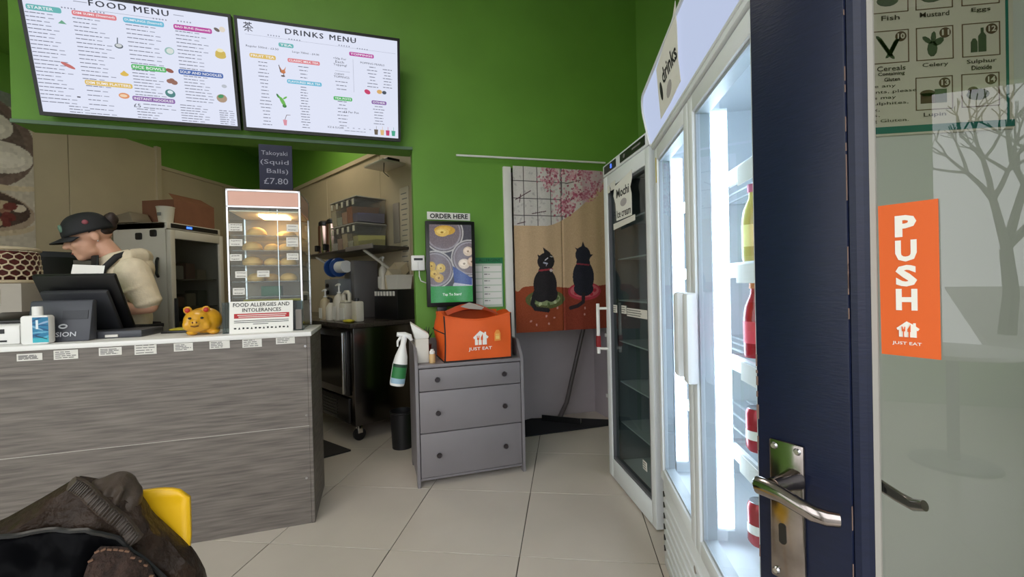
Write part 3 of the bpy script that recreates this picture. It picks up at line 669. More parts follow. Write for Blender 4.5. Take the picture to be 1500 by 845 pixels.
B().lathe([(.001, .002), (.055, .002), (.07, .14), (.073, .142), (.073, .148), (.068, .148), (.053, .01), (.001, .01)], n=24).done('body', M('cup_white', (206, 200, 184), .5), t, smooth=True); B().box(-.02, .02, -.069, -.066, .06, .09).done('print', LINK, t)
o = B().hexa([(-.11, -.1, 0), (.11, -.1, 0), (.11, .1, 0), (-.11, .1, 0), (-.10, -.09, .07), (.06, -.09, .10), (.06, .09, .10), (-.10, .09, .07)]).done('grey_shadow_block', M('shadow_block_grey', (128, 116, 96), .7), bevel=.006); o.location = (-4.0, 3.63, 1.852); tag(o, 'low grey block standing for a shadow on the kitchen fridge', 'shadow block')  # solid block put where a grey shadow lies on the fridge top
o = empty('worktop_oven', (-3.62, 2.9, 0), R(90)+R(-20), 'dark grey countertop oven behind the worker', 'oven')
B().box(-.28, .28, 0, .42, 1.02, 1.52).done('body', DARK, o, bevel=.01); B().box(-.25, .15, -.012, 0, 1.06, 1.48).done('door', BLACK, o, bevel=.004); B().box(-.07, .03, -.016, -.012, 1.38, 1.46).done('sticker', M('oven_label', (120, 116, 108), .7), o)
B().box(-.30, .30, -.02, .46, .0, 1.02).done('stand', M('stand_grey', (96, 92, 88), .5), o)
# grey machine and lattice basket at the left edge
t = uvroot('grey_side_cabinet', -2.07, 3.08, 0, 'pale grey cabinet behind the receipt printer', 'cabinet')
B().box(-.25, .30, -.10, .3, 0, 1.27).done('body', M('pale_grey_panel', (158, 150, 138), .5, nz=.04), t, bevel=.006)
B().box(.14, .215, -.104, -.100, 1.16, 1.25).done('notice', PL, t); B().ell2(.05, 1.20, .05, .035, -.104, -.100).done('dark_emblem', M('emblem_brown', (50, 30, 26), .6), t)
t = uvroot('lattice_basket', -2.06, 3.18, 1.277, 'cream basket with honeycomb lattice over dark red lining', 'basket')
B().lathe([(.001, .004), (.205, .004), (.232, .03), (.225, .17), (.20, .172), (.2, .03), (.001, .02)], n=36).done('lining', M('dark_red_lining', (104, 40, 34), .7, rgb2=(60, 26, 22), ns=30), t, smooth=True)
b = B(); LC = 28
for rw in range(6):
    z = .020+.0295*rw
    for k in range(LC):
        a = 2*math.pi*(k+.5*(rw % 2))/LC; rr = .236-.003*rw; st = 2*math.pi/LC
        p = lambda aa, zz: (rr*math.cos(aa), rr*math.sin(aa), zz)
        b.tube([p(a, z-.007), p(a, z+.010)], .0042, 5); b.tube([p(a, z+.010), p(a+st/2, z+.0225)], .0042, 5); b.tube([p(a, z+.010), p(a-st/2, z+.0225)], .0042, 5)
b.done('lattice', M('cream_lattice', (214, 198, 168), .6), t, smooth=True)
b = B()
for z, rr in ((.004, .23), (.185, .226)):
    b.tube([(rr*math.cos(a), rr*math.sin(a), z) for a in np.linspace(0, 2*math.pi, 40)], .010, 6)
b.done('rim', M('cream_lattice', (214, 198, 168), .6), t, smooth=True)
# ------------------------------------------------------------------ kitchen, right side (along the diagonal wall)
def kroot(name, x, y, z, label=None, cat=None, group=None, rz=0.0): return empty(name, KP(x, y, z), KA+rz, label, cat, group)
WORN = M('granite', (58, 52, 48), .18, nz=.35, ns=90)
t = kroot('kitchen_worktop', 0, 0, 0, 'dark speckled stone worktop along the kitchen wall', 'worktop')
B().box(-1.6, .60, -.62, -.014, .895, .93).done('slab', WORN, t, bevel=.003)
t = kroot('undercounter_fridge', 0, 0, 0, 'dark steel undercounter fridge on castors below the stone worktop', 'fridge')
B().box(-.75, .565, -.58, -.03, .13, .893).done('cabinet', DSTEEL, t, bevel=.004)
BLKD = M('black_door', (30, 28, 28), .3)
for x0, x1 in ((-.70, -.10), (-.08, .50)):
    d = B().box(x0, x1, -.605, -.583, .36, .87).done('door', BLKD, t, bevel=.004)
    B().box(x1-.035, x1-.015, -.635, -.606, .38, .86).done('handle', STEEL, d, bevel=.004)
    B().box(x0+.08, x1-.1, -.609, -.605, .42, .82).done('door_panel', M('black_gloss', (20, 19, 19), .15), d)
g = B().box(-.70, .50, -.600, -.583, .15, .34).done('grille', BLKD, t, bevel=.003)
for k in range(6): B().box(-.4, .3, -.606, -.600, .17+.025*k, .18+.025*k).done('slat', DARK, g)
for x, y in ((.50, -.52), (.50, -.1), (-.66, -.52)):
    cst = B().cyl((x-.012, y, .05), (x+.012, y, .05), .05, n=18).done('castor', BLACK, t, smooth=True); B().box(x-.022, x+.022, y-.02, y+.02, .06, .13).done('castor_fork', CHROME, cst, bevel=.003)
t = kroot('steel_shelf', 0, 0, 0, 'dark wall shelf with diagonal bracket above the stone worktop', 'shelf')
B().box(-1.05, .50, -.37, -.014, 1.528, 1.553).done('board', M('shelf_board', (70, 64, 60), .35, metal=.4), t, bevel=.003)
B().box(.05, .52, -.385, -.37, 1.525, 1.563).done('front_lip', M('lip_grey', (128, 120, 114), .4), t, bevel=.003)
B().tube([(.30, -.34, 1.53), (.30, -.02, 1.32)], .014, 4).done('bracket', WARM, t); B().tube([(-.7, -.34, 1.53), (-.7, -.02, 1.32)], .014, 4).done('bracket', WARM, t)
CLR = glass('clear_tub', (226, 224, 220), 1.35, .1, .10)
cols = [(222, 208, 176), (206, 208, 186), (214, 172, 140), (186, 118, 78), (120, 112, 140), (206, 200, 190), (186, 150, 128), (214, 190, 150), (208, 204, 180), (196, 188, 120)]
src = None
for rw, z0 in enumerate((1.555, 1.788)):
    for k in range(5):
        x = -.300 + .106*k; i = rw*5+k
        r = kroot('topping_tub', x, -.19, z0, 'clear lidded tub of %s powder, %s row, %s from the kitchen end' % (('cream', 'sage', 'peach', 'brown', 'mauve', 'ivory', 'tan', 'sand', 'pale', 'yellow')[(i+5) % 10], ('lower', 'upper')[rw], ('first', 'second', 'third', 'fourth', 'fifth')[k]), 'tub', 'topping tubs on the kitchen shelf')
        if src is None:
            b = B(); b.rings([[(sx*a, sy*e, z) for sx, sy in ((-1, -1), (1, -1), (1, 1), (-1, 1))] for a, e, z in ((.044, .13, 0), (.050, .142, .20), (.052, .145, .205), (.052, .145, .215))]); src = [b.done('tub', CLR, r)]
            src.append(B().box(-.053, .053, -.147, .147, .215, .224).done('lid', M('lid_clear', (190, 184, 172), .4), r, bevel=.003))
            src.append(B().box(-.018, .018, -.152, -.146, .15, .20).done('clip', M('clip_cream', (214, 206, 184), .5), r, bevel=.002))
        else:
            for s_ in src: inst(s_, s_.name.split('.')[0], r)
        hh = .07+.07*((i*7) % 3)/2
        B().rings([[(sx*(.043+.02*z/.4), sy*(.127+.02*z/.4), z+.004+dz) for (sx, sy), dz in zip(((-1, -1), (1, -1), (1, 1), (-1, 1)), (0, 0, .015 if z else 0, .015 if z else 0))] for z in (0, hh)]).done('powder', M('powder_%d' % i, cols[(i+5) % 10], .9, nz=.08), r)
t0 = None
for k, (x, z) in enumerate(((-.74, 1.555), (-.54, 1.555))):
    lab = 'tall steel vacuum dispenser on the shelf, ' + ('farther from the tubs' if k == 0 else 'next to the tubs')
    r = kroot('vacuum_dispenser', x, -.22, z, lab, 'dispenser', 'vacuum dispensers on the kitchen shelf')
    B().lathe([(.001, 0), (.075, 0), (.075, .02), (.072, .03), (.072, .29), (.06, .30), (.001, .30)], n=28).done('body', M('brown_steel', (176, 150, 140), .15, metal=1), r, smooth=True)
    B().lathe([(.001, .30), (.066, .30), (.066, .33), (.05, .345), (.001, .345)], n=28).done('lid', BLACK, r, smooth=True); B().box(-.02, .02, -.11, -.07, .03, .09).done('tap', BLACK, r, bevel=.005)
# cup sealing machine
BL = M('machine_blue', (36, 70, 132), .35)
t = kroot('cup_sealing_machine', -.18, -.36, .931, 'grey cup sealing machine with blue film reels below the shelf', 'machine')
MG = M('machine_grey', (132, 134, 140), .35, metal=.3)
B().box(-.16, .16, .02, .26, 0, .12).done('base', MG, t, bevel=.006); B().box(-.16, .16, .14, .28, .12, .44).done('column', MG, t, bevel=.006); B().box(-.14, .16, -.06, .20, .21, .36).done('head', MG, t, bevel=.01)
for x in (-.15, -.03): B().lathe([(.001, -.012), (.085, -.012), (.09, 0), (.085, .012), (.001, .012)], (x, .03, .47), 26, Matrix.Rotation(R(90), 3, 'Y')).done('film_reel', BL, t, smooth=True)
B().cyl((-.03, .03, .47), (.13, .03, .47), .055, n=22).done('film_roll', WHITE, t, smooth=True)
B().box(.165, .235, .05, .28, 0, .52).done('side_panel', M('panel_grey', (118, 114, 114), .4, metal=.3), t, bevel=.004)
for z in (.30, .24): B().cyl((-.06, -.062, z), (-.06, -.075, z), .02, n=14).done('dial', BLACK, t, smooth=True)
# bottles and jugs on the worktop
MILK = M('milk_plastic', (206, 200, 186), .4); MILK2 = M('syrup_plastic', (186, 170, 140), .4)
def pump_bottle(x, y, h, r, label, mat, z=.931):
    t = kroot('pump_bottle', x, y, z, label, 'bottle', 'pump bottles in the kitchen')
    B().lathe([(.001, 0), (r, 0), (r*1.04, .01), (r*1.04, h*.62), (r*.8, h*.76), (r*.34, h*.84), (r*.34, h*.88), (.001, h*.88)], n=22).done('body', mat, t, smooth=True)
    b = B(); b.cyl((0, 0, h*.86), (0, 0, h*.90), r*.4, n=14); b.cyl((0, 0, h*.9), (0, 0, h*1.12), .007, n=8); b.tube([(.012, 0, h*1.13), (-.02, 0, h*1.13), (-.062, 0, h*1.10)], [.011, .010, .007], 8)
    b.done('pump', WHITE, t, smooth=True); B().box(-r*.7, r*.7, -r*1.06, -r*1.0, h*.05, h*.45).done('label', PL, t)
pump_bottle(.115, -.48, .27, .045, 'white pump bottle standing before the jug on stone worktop', MILK)
pump_bottle(.255, -.14, .25, .035, 'slim white pump bottle on top of the black rack', MILK, 1.186)
pump_bottle(-.12, -.50, .23, .045, 'tan pump bottle at the far end of stone worktop', MILK2)
t = kroot('handled_jug', .235, -.47, .931, 'white plastic jug with a loop handle and label', 'jug')
b = B(); b.box(-.055, .055, -.045, .045, 0, .15); b.box(-.050, .050, -.04, .04, .15, .17)
b.done('body', MILK, t, bevel=.014); B().tube([(-.045, 0, .16), (-.05, 0, .225), (-.02, 0, .24), (.03, 0, .24), (.05, 0, .225), (.05, 0, .16)], .016, 10).done('handle', MILK, t, smooth=True); B().box(-.045, .045, -.050, -.045, .015, .11).done('label', PL, t)
t = kroot('square_bottle', .425, -.47, .931, 'small square white bottle beside the yellow cloth', 'bottle')
B().box(-.045, .045, -.035, .035, 0, .165).done('body', MILK, t, bevel=.014); B().cyl((-.012, 0, .165), (-.012, 0, .19), .018, n=14).done('cap', DARK, t, smooth=True)
t = kroot('spray_can', .0, -.50, .931, 'squat bottle with black trigger at the kitchen worktop corner', 'bottle')
B().lathe([(.001, 0), (.045, 0), (.048, .02), (.045, .11), (.02, .15), (.001, .15)], n=20).done('body', MILK, t, smooth=True); B().tube([(0, 0, .15), (0, 0, .18), (-.05, 0, .19)], .013, 8).done('trigger', BLACK, t, smooth=True)
b = B(); b.ell((0, 0, .012), (.075, .04, .012)); b.ell((.05, -.02, .016), (.05, .025, .014)); o = fuse(b, 'yellow_cloth', M('yellow_rag', (190, 178, 44), .8, nz=.2), None, .006, 2); o.location = KP(.42, -.545, .930); o.rotation_euler = (0, 0, KA); tag(o, 'crumpled yellow cloth at the front edge of stone worktop', 'cloth')
t = kroot('black_rack', .0, 0, .931, 'black rack with a row of white square tabs on worktop', 'rack')
B().box(.22, .60, -.21, -.02, 0, .25).done('body', BLACK, t, bevel=.004)
s0 = None
for k in range(7):
    if s0 is None: s0 = B().box(-.012, .012, -.218, -.210, .200, .238).done('tab', PL, t, loc=(.25+.05*k, 0, 0))
    else: inst(s0, 'tab', t, (.25+.05*k, 0, 0))
BG = M('beige_tub', (198, 184, 156), .5)
t = kroot('handled_bottle', .345, -.13, 1.186, 'beige plastic bottle with handle on the black rack', 'bottle'); B().lathe([(.001, 0), (.04, 0), (.042, .12), (.03, .15), (.018, .165), (.018, .18), (.001, .18)], n=18).done('body', BG, t, smooth=True); B().tube([(.035, 0, .13), (.07, 0, .12), (.072, 0, .06), (.04, 0, .04)], .010, 8).done('handle', BG, t, smooth=True)
def otub(name, x, y, z, w_, d_, h, lab, mat, rz=0, rx=0):
    t = kroot(name, x, y, z, lab, 'tub', rz=rz); t.rotation_euler = (rx, 0, KA+rz)
    b = B(); b.rings([[(sx*a, sy*e, q) for sx, sy in ((-1, -1), (1, -1), (1, 1), (-1, 1))] for a, e, q in ((w_*.43, d_*.43, 0), (w_*.5, d_*.5, h), (w_*.52, d_*.52, h), (w_*.52, d_*.52, h-.012))], cap=False); b.done('body', mat, t); B().box(-w_*.43, w_*.43, -d_*.43, d_*.43, 0, .004).done('bottom', mat, t)
    return t
otub('white_tub', .52, -.14, 1.186, .18, .15, .12, 'white rectangular tub on the black rack', M('tub_white', (212, 208, 200), .5))
otub('tilted_tub', .47, -.085, 1.315, .13, .10, .09, 'beige tub tipped against the kitchen wall above the rack', BG, .3, R(35))
# things on the kitchen wall
t = kroot('wall_speaker_shelf', .30, -.014, 2.27, 'small white wall shelf holding a black router, high in the corner', 'shelf')
B().hexa([(-.16, -.22, .0), (.16, -.22, .0), (.16, 0, 0), (-.16, 0, 0), (-.16, -.22, .02), (.16, -.22, .02), (.16, 0, .02), (-.16, 0, .02)]).done('board', WARM, t, bevel=.003)
t2 = kroot('router', .30, -.10, 2.291, 'black router on the small high wall shelf', 'router'); B().box(-.12, .12, -.06, .06, 0, .035).done('body', BLACK, t2, bevel=.006); B().tube([(.1, -.05, .01), (.11, -.09, -.02), (.10, -.09, -.10), (.13, -.06, -.14)], .004, 6).done('cable', BLACK, t2, smooth=True)
for k, (x, z, wd, h) in enumerate(((.30, 1.60, .10, .36), (.44, 1.28, .14, .80))):
    o = B().box(-wd/2, wd/2, -.022, -.013, 0, h).done('wall_tray', M('tray_grey_%d' % k, ((150, 140, 128), (196, 184, 160))[k], .5), bevel=.003); o.location = KP(x, 0, z); o.rotation_euler = (0, 0, KA)
    tag(o, ('grey board hung on the kitchen wall beside the tubs', 'long pale list sheet on the kitchen wall by the opening')[k], 'board')
    if k == 1:
        b = B()
        for j in range(16): b.box(-.05+.01*(j % 3), .05-.012*(j % 2), -.0235, -.022, .05+.046*j, .058+.046*j)
        b.done('list_print', LINK, o)
# floor things in the kitchen
t = empty('floor_mat', (-2.02, 2.98, .001), 0, 'dark ribbed rubber mat on the floor at the counter end', 'mat')
B().prismz([(-.25, .45), (.42, .06), (.22, -.16), (-.45, .2)], 0, .012).done('mat', M('rubber', (34, 31, 31), .8, bump=.2, bs=90), t)
t = empty('pedal_bin', (-1.245, 3.15, .001), 0, 'small black waste bin in the kitchen opening', 'bin')
B().lathe([(.001, 0), (.075, 0), (.085, .26), (.09, .265), (.09, .275), (.082, .275), (.072, .01), (.001, .01)], n=28).done('body', M('bin_black', (22, 22, 25), .5), t, smooth=True)

# ------------------------------------------------------------------ grey chest of drawers
GRY = M('grey_painted_wood', (124, 119, 122), .45, nz=.03, ns=6)
DU, DV = .222, 2.645; DW = .683
t = uvroot('chest_of_drawers', DU, DV, 0, 'grey three-drawer chest with dark knobs against the green wall', 'chest of drawers')
prof = [(.0, 0), (.0, .72), (.012, .75), (.035, .775), (.055, .80), (.075, .83), (.10, .845), (.42, .845), (.42, 0), (.36, 0), (.34, .05), (.06, .05), (.04, 0)]
for x in (0, DW-.020): B().prismx(prof, x, x+.020).done('side_panel', GRY, t, bevel=.002, seg=1)
B().box(.020, DW-.020, .002, .42, .712, .732).done('top_board', GRY, t, bevel=.002)
B().box(.020, DW-.020, .40, .42, .05, .845).done('back_board', GRY, t); B().box(.020, DW-.020, .012, .40, .035, .05).done('plinth', GRY, t, bevel=.002)
KN = M('knob', (58, 52, 54), .3, metal=.5)
for z0, z1, zk in ((.056, .317, .186), (.323, .568, .440), (.574, .706, .641)):
    d = B().box(.024, DW-.024, .002, .38, z0, z1).done('drawer', GRY, t, bevel=.002)
    for x in (.130, .548): B().lathe([(.001, .030), (.013, .030), (.016, .022), (.014, .014), (.007, .010), (.007, 0), (.001, 0)], (x, .002, zk), 16, Matrix.Rotation(R(90), 3, 'X')).done('knob', KN, d, smooth=True)
# delivery bag
t = uvroot('delivery_bag', .400, 2.665, .733, 'open orange insulated delivery bag with white logo on the chest', 'bag', rz=R(1.5))
n = 16
def bagface(a, q):    # front face: a across, q up
    x = .006 + .428*a + .004*math.sin(q*3); z = .285*q - .030*q*math.sin(math.pi*a)*(q**3) + .012*q*(a > .5)*(a-.5)
    return (x, -.014*math.sin(math.pi*a)*math.sin(math.pi*min(q, 1)) - .004*math.sin(9*a+4*q), z)
b = B(); b.grid(bagface, 20, 12); b.done('front_panel', ORANGE, t, smooth=True)
def bagside(x, bul):
    return lambda a, q: (x + bul*math.sin(math.pi*a)*math.sin(math.pi*q*.9) + .010*math.sin(7*q)*math.sin(math.pi*a), .30*a, (.285 + .02*math.sin(math.pi*a))*q)
B().grid(bagside(.006, -.028), 12, 10).done('side_panel', ORANGE, t, smooth=True); B().grid(bagside(.434, .02), 12, 10).done('side_panel', ORANGE, t, smooth=True)
B().grid(lambda a, q: (.006+.428*a, .30 + .004*math.sin(8*a), .30*q), 8, 6).done('back_panel', ORANGE, t, smooth=True)
B().box(.006, .434, 0, .30, .0, .006).done('bottom_panel', BLACK, t)
B().grid(lambda a, q: (.05+.35*a + .02*(q-.5)*(a-.5), .30 - .20*q, .295 + .075*math.sin(math.pi*min(1, a*.9+.1))*math.sin(math.pi*q*.75) - .03*q), 14, 8).done('open_flap', M('orange_lining', (196, 66, 26), .6, nz=.08), t, smooth=True)
PIPE = M('bag_piping', (24, 20, 22), .6)
b = B(); b.tube([bagface(0, q/8) for q in range(9)], .0045, 6); b.tube([bagface(1, q/8) for q in range(9)], .0045, 6); b.tube([(x_, y_-.001, .004) for x_, y_, z_ in [bagface(a/8, 0) for a in range(9)]], .005, 6)
b.tube([bagside(.006, -.028)(1-a/8, 0) for a in range(9)], .005, 6); b.tube([bagside(.006, -.032)(a/8, .62+.05*a/8) for a in range(9)], .0035, 6); b.done('piping', PIPE, t, smooth=True)
b = B(); b.tube([bagface(a/16, 1) for a in range(17)], .0045, 6); b.done('top_hem', ORANGE, t, smooth=True)
HOUSE = [(-.5, .55), (0, 1.0), (.32, .80), (.32, .90), (.44, .90), (.44, .70), (.62, .55), (.54, .42), (.48, .46), (.48, 0), (-.38, 0), (-.38, .46), (-.44, .42)]
def just_eat(parent, cx, z0, sc, y, wm, om, textw, word_z):
    B().prism([(cx + px*sc, z0 + pz*sc) for px, pz in HOUSE], y-.0006, y).done('house_logo', wm, parent)
    b = B()      # fork and knife
    b.box(cx-.17*sc, cx-.12*sc, y-.0012, y-.0006, z0, z0+.40*sc).prism([(cx-.24*sc, z0+.66*sc), (cx-.22*sc, z0+.36*sc), (cx-.07*sc, z0+.36*sc), (cx-.05*sc, z0+.66*sc), (cx-.1*sc, z0+.66*sc), (cx-.12*sc, z0+.5*sc), (cx-.17*sc, z0+.5*sc), (cx-.19*sc, z0+.66*sc)], y-.0012, y-.0006)
    b.prism([(cx+.10*sc, z0), (cx+.17*sc, z0), (cx+.17*sc, z0+.34*sc), (cx+.20*sc, z0+.34*sc), (cx+.2*sc, z0+.80*sc), (cx+.05*sc, z0+.5*sc), (cx+.05*sc, z0+.34*sc), (cx+.10*sc, z0+.34*sc)], y-.0012, y-.0006)
    b.done('logo_cutlery', om, parent)
    B().text('JUST EAT', cx-textw/2, cx+textw/2, word_z, word_z+textw*.17, y-.0006, .015).done('logo_lettering', wm, parent)
just_eat(t, .225, .098, .088, -.0195, WHITEP, ORANGE, .150, .060)
b = B(); b.prism([(.318, .115), (.358, .118), (.358, .165), (.348, .185), (.330, .185), (.318, .165)], -.021, -.0195); b.done('hang_tag', M('tag_orange', (238, 150, 62), .6), t)
b = B(); b.box(.326, .350, -.0216, -.021, .128, .150).box(.326, .350, -.0216, -.021, .155, .160); b.done('tag_print', M('tag_yellow', (244, 200, 110), .6), t)
b = B(); b.prism([(.13, .335), (.19, .360), (.235, .345), (.29, .325), (.27, .31), (.19, .318)], .10, .103); b.done('flap_logo', M('logo_dull', (170, 160, 150), .6), t)
# spray bottle, carton, plant, small bottle on the chest
t = uvroot('spray_bottle', .118, 2.66, .625, 'white trigger spray bottle with green label hooked on the chest side', 'bottle'); t.rotation_euler = (0, R(10), AU)
B().lathe([(.001, 0), (.040, 0), (.043, .012), (.043, .12), (.036, .17), (.020, .225), (.016, .24), (.016, .26), (.001, .26)], n=26).done('body', WHITE, t, smooth=True)
b = B(); b.tube([(-.045, 0, .295), (.0, 0, .298), (.03, 0, .292), (.045, 0, .27)], [.013, .017, .016, .008], 10); b.cyl((0, 0, .255), (0, 0, .295), .017, n=14); b.tube([(-.02, 0, .285), (-.034, 0, .255), (-.03, 0, .225)], [.008, .007, .005], 8); b.done('trigger_head', WHITE, t, smooth=True)
def wrap(b, r, z0, z1, a0, a1, k=12): b.grid(lambda a, q: (r*math.cos(a0+(a1-a0)*a), r*math.sin(a0+(a1-a0)*a), z0+(z1-z0)*q), k, 1)
for z0, z1, c_ in ((.015, .045, (150, 180, 200)), (.045, .11, (44, 120, 64)), (.11, .128, (30, 60, 44))):
    b = B(); wrap(b, .0435, z0, z1, R(200), R(340)); b.done('label_band', M('lab_%d' % c_[1], c_, .5), t, smooth=True)
t = uvroot('napkin_carton', .275, 2.76, .733, 'white open carton with a folded flap on the chest', 'carton')
b = B(); b.box(-.038, .042, -.04, .04, 0, .15); b.done('carton', M('carton_white', (214, 208, 198), .6), t, bevel=.004)
B().hexa([(-.04, -.042, .148), (.044, -.042, .15), (.044, .04, .15), (-.04, .04, .148), (-.068, -.035, .250), (.044, -.042, .176), (.044, .03, .180), (-.064, .03, .256)]).done('paper_fold', PAPER, t, bevel=.006)
t = uvroot('small_tan_bottle', .333, 2.70, .733, 'tiny tan bottle with white cap beside the delivery bag', 'bottle')
B().lathe([(.001, 0), (.018, 0), (.019, .005), (.019, .05), (.014, .056), (.001, .056)], n=18).done('body', M('tan_bottle', (206, 170, 118), .5), t, smooth=True); B().lathe([(.001, .056), (.017, .056), (.017, .072), (.010, .076), (.010, .084), (.001, .084)], n=18).done('cap', WHITE, t, smooth=True)
t = uvroot('potted_plant', .318, 2.94, .733, 'dark green potted plant half hidden behind the delivery bag', 'plant')
B().lathe([(.001, 0), (.032, 0), (.042, .08), (.045, .085), (.001, .08)], n=18).done('pot', M('red_pot', (110, 28, 26), .5), t, smooth=True)
LF = M('dark_leaf', (26, 50, 26), .5, nz=.2)
for k in range(16):
    a = k*2.4; L_ = .10+.05*((k*5) % 4)/4; dx, dy = math.cos(a)*.05, math.sin(a)*.05
    B().grid(lambda s_, q: (dx*s_*1.2 + (-dy)*(q-.5)*.5*math.sin(math.pi*min(.97, s_+.1)), dy*s_*1.2 + dx*(q-.5)*.5*math.sin(math.pi*min(.97, s_+.1)), .08+L_*s_-.02*s_*s_), 5, 2).done('leaf', LF, t, smooth=True)

# ------------------------------------------------------------------ wall things around the kiosk
t = uvroot('order_kiosk', .360, 3.12, 1.055, 'tall self-order touch screen on the green wall above the bag', 'kiosk')
KW_, KH_ = .355, .612
B().box(0, KW_, 0, .035, 0, KH_).done('housing', BLACK, t, bevel=.006); B().box(.12, .24, .035, .10, .2, .4).done('wall_mount', BLACK, t)
B().box(.07, .14, .01, .035, -.06, 0.0).done('card_reader', BLACK, t, bevel=.004)
W_, H_ = KW_-.052, KH_-.056
c = Canvas(W_, H_, 170, 300, (74, 70, 78)); gz = .115
for cx, cz, r in ((.10, .50, .145), (.285, .315, .135), (.035, .235, .135)):
    c.ell(cx, cz, r, r, (190, 186, 182)); c.ell(cx, cz, r*.93, r*.93, (104, 96, 100)); c.ell(cx, cz, r*.88, r*.88, (160, 152, 158)); c.ell(cx, cz, r*.80, r*.80, (126, 112, 116))
for cx, cz, rx, rz, col in ((.11, .515, .075, .035, (214, 168, 60)), (.09, .50, .05, .03, (236, 196, 96)), (.03, .205, .035, .032, (206, 170, 70)), (.075, .245, .033, .032, (212, 178, 80)), (.06, .175, .034, .032, (200, 160, 64)), (.01, .26, .03, .032, (206, 170, 70)),
        (.275, .365, .036, .034, (226, 204, 178)), (.245, .275, .042, .036, (232, 214, 192)), (.30, .29, .03, .034, (214, 186, 160))):
    c.ell(cx, cz, rx, rz, col); c.ell(cx-.005, cz+.006, rx*.6, rz*.55, tuple(min(255, v+22) for v in col)); c.ell(cx, cz, rx*.22, rz*.22, tuple(v-70 for v in col))
c.ell(.29, .12, .13, .05, (196, 196, 206)); c.poly([(.16, .26), (.30, .17), (.30, .12), (.17, .14)], (64, 84, 150))
c.rect(0, W_, 0, gz, (36, 150, 58)); c.noise(5)
c.done('display', painted('print_screen', .62, .15), t, .026, .03, -.0012)
B().text('Tap To Start!', .11, .245, .073, .096, -.0025, .01).done('display_lettering', emi('kiosk_white', (240, 250, 240), .8), t)
t = uvroot('order_here_sign', .385, 3.215, 1.690, 'white paper strip reading ORDER HERE above the kiosk', 'sign')
B().prism([(0, 0), (.318, -.004), (.318, .050), (0, .056)], -.003, 0).done('sheet', PAPER, t); B().text('ORDER HERE', .02, .300, .008, .044, -.004, .03).done('lettering', INK, t)
t = uvroot('allergen_chart', .700, 3.215, 1.035, 'allergen chart with green heading, half hidden behind kiosk', 'poster')
B().box(0, .245, -.003, 0, 0, .375).done('sheet', M('chart_sheet', (196, 208, 190), .6), t); B().box(0, .245, -.0036, -.003, .33, .375).done('heading_band', M('chart_green', (30, 120, 70), .6), t)
B().text('ALLERGENS', .06, .230, .342, .366, -.0045, .012).done('heading_lettering', M('chart_dark', (14, 70, 44), .6), t)
b = B(); b2 = B()
for k in range(6):
    z = .02+.05*k; b.box(.095, .235, -.0036, -.003, z, z+.042).box(.02, .085, -.0036, -.003, z, z+.042); b2.box(.10, .125, -.0042, -.0036, z+.026, z+.033).box(.13, .145, -.0042, -.0036, z+.027, z+.031)
b.done('chart_cells', PAPER, t); b2.done('chart_print', LINK, t)
B().box(.243, .250, -.004, 0, 0, .378).done('green_edge', M('chart_green', (30, 120, 70), .6), t)
t = uvroot('card_payment_box', .262, 3.205, 1.318, 'white wall box with small black display left of the kiosk', 'payment device')
B().box(0, .095, -.03, .015, 0, .108).done('body', WHITE, t, bevel=.006); B().box(.018, .080, -.032, -.030, .072, .088).done('display', BLACK, t)
b = B(); b.box(.045, .047, -.031, -.030, .01, .06); b.done('seam', M('seam', (170, 168, 164), .5), t)
B().tube([(.055, -.01, 0), (.055, -.012, -.04), (.065, -.012, -.075), (.10, -.010, -.09), (.14, -.008, -.095)], .004, 6).done('cable', WHITE, t, smooth=True)

# ------------------------------------------------------------------ curtain, rod, broom, mat
o = B().tube([(.605, 3.19, 2.163), (1.84, 3.19, 2.182)], .008, 10).done('curtain_rod', WHITE, smooth=True); o.rotation_euler = (0, 0, AU); tag(o, 'thin white rod fixed high on the green wall', 'rod')
CWD, CHT = .80, 1.275
c = Canvas(CWD, CHT, 260, 420, (200, 170, 136))
X, Z = c.X, c.Z
lim = np.where(X < .25, .82, .82 + 1.03*(np.clip(X-.25, 0, 1))**1.6)
win = Z > lim
c.c[win] = (208, 202, 198); c.c[:] += (X/CWD*-8)[..., None]
for zz in (1.165, 1.03, .90): c.put(win & (np.abs(Z-zz) < .0028) & (X < .44), (66, 56, 60))
for xx in (.085, .195, .305, .405): c.put(win & (np.abs(X-xx) < .0028) & (Z > .80), (66, 56, 60))
def branch(p, q, wd, col=(84, 54, 62)): c.put(win & c.mL(p, q, wd), col)
for p, q in (((.30, 1.14), (.36, 1.22)), ((.02, 1.02), (.14, 1.09)), ((.40, .96), (.50, 1.05)), ((.48, 1.03), (.62, 1.12)), ((.44, 1.16), (.56, 1.19)), ((.05, 1.0), (.06, 1.06)), ((.15, .915), (.26, .935)), ((.03, .835), (.09, .85))): branch(p, q, .007)
for k in range(900):
    cx, cz = random.choice([(.34, 1.24), (.62, 1.24), (.72, 1.14), (.52, 1.08), (.44, 1.0), (.42, .945), (.30, 1.16), (.60, 1.08), (.74, 1.04), (.50, 1.22)]); cx += random.gauss(0, .045); cz += random.gauss(0, .03)
    c.put(c.mE(cx, cz, random.uniform(.006, .014), random.uniform(.005, .010), random.random()*3) & (Z > lim-.05), random.choice([(196, 130, 146), (206, 160, 166), (170, 84, 108), (214, 190, 190), (150, 70, 90)]), .8)
for k in range(60): c.put(win & c.mE(random.uniform(0, .4), random.uniform(.84, 1.25), .012, .007, random.random()*3), (150, 144, 146), .35)
c.put((X > .58) & win, (176, 120, 140), .35)
fl = .345 + .012*np.sin(X*9) - .03*np.exp(-((X-.02)/.03)**2); flo = Z < fl; c.c[flo] = (148, 66, 34)
c.put(flo & (X > .40), (128, 48, 34), .7)
c.ell(.245, .250, .165, .075, (88, 92, 50)); c.ell(.245, .255, .125, .052, (134, 146, 104))
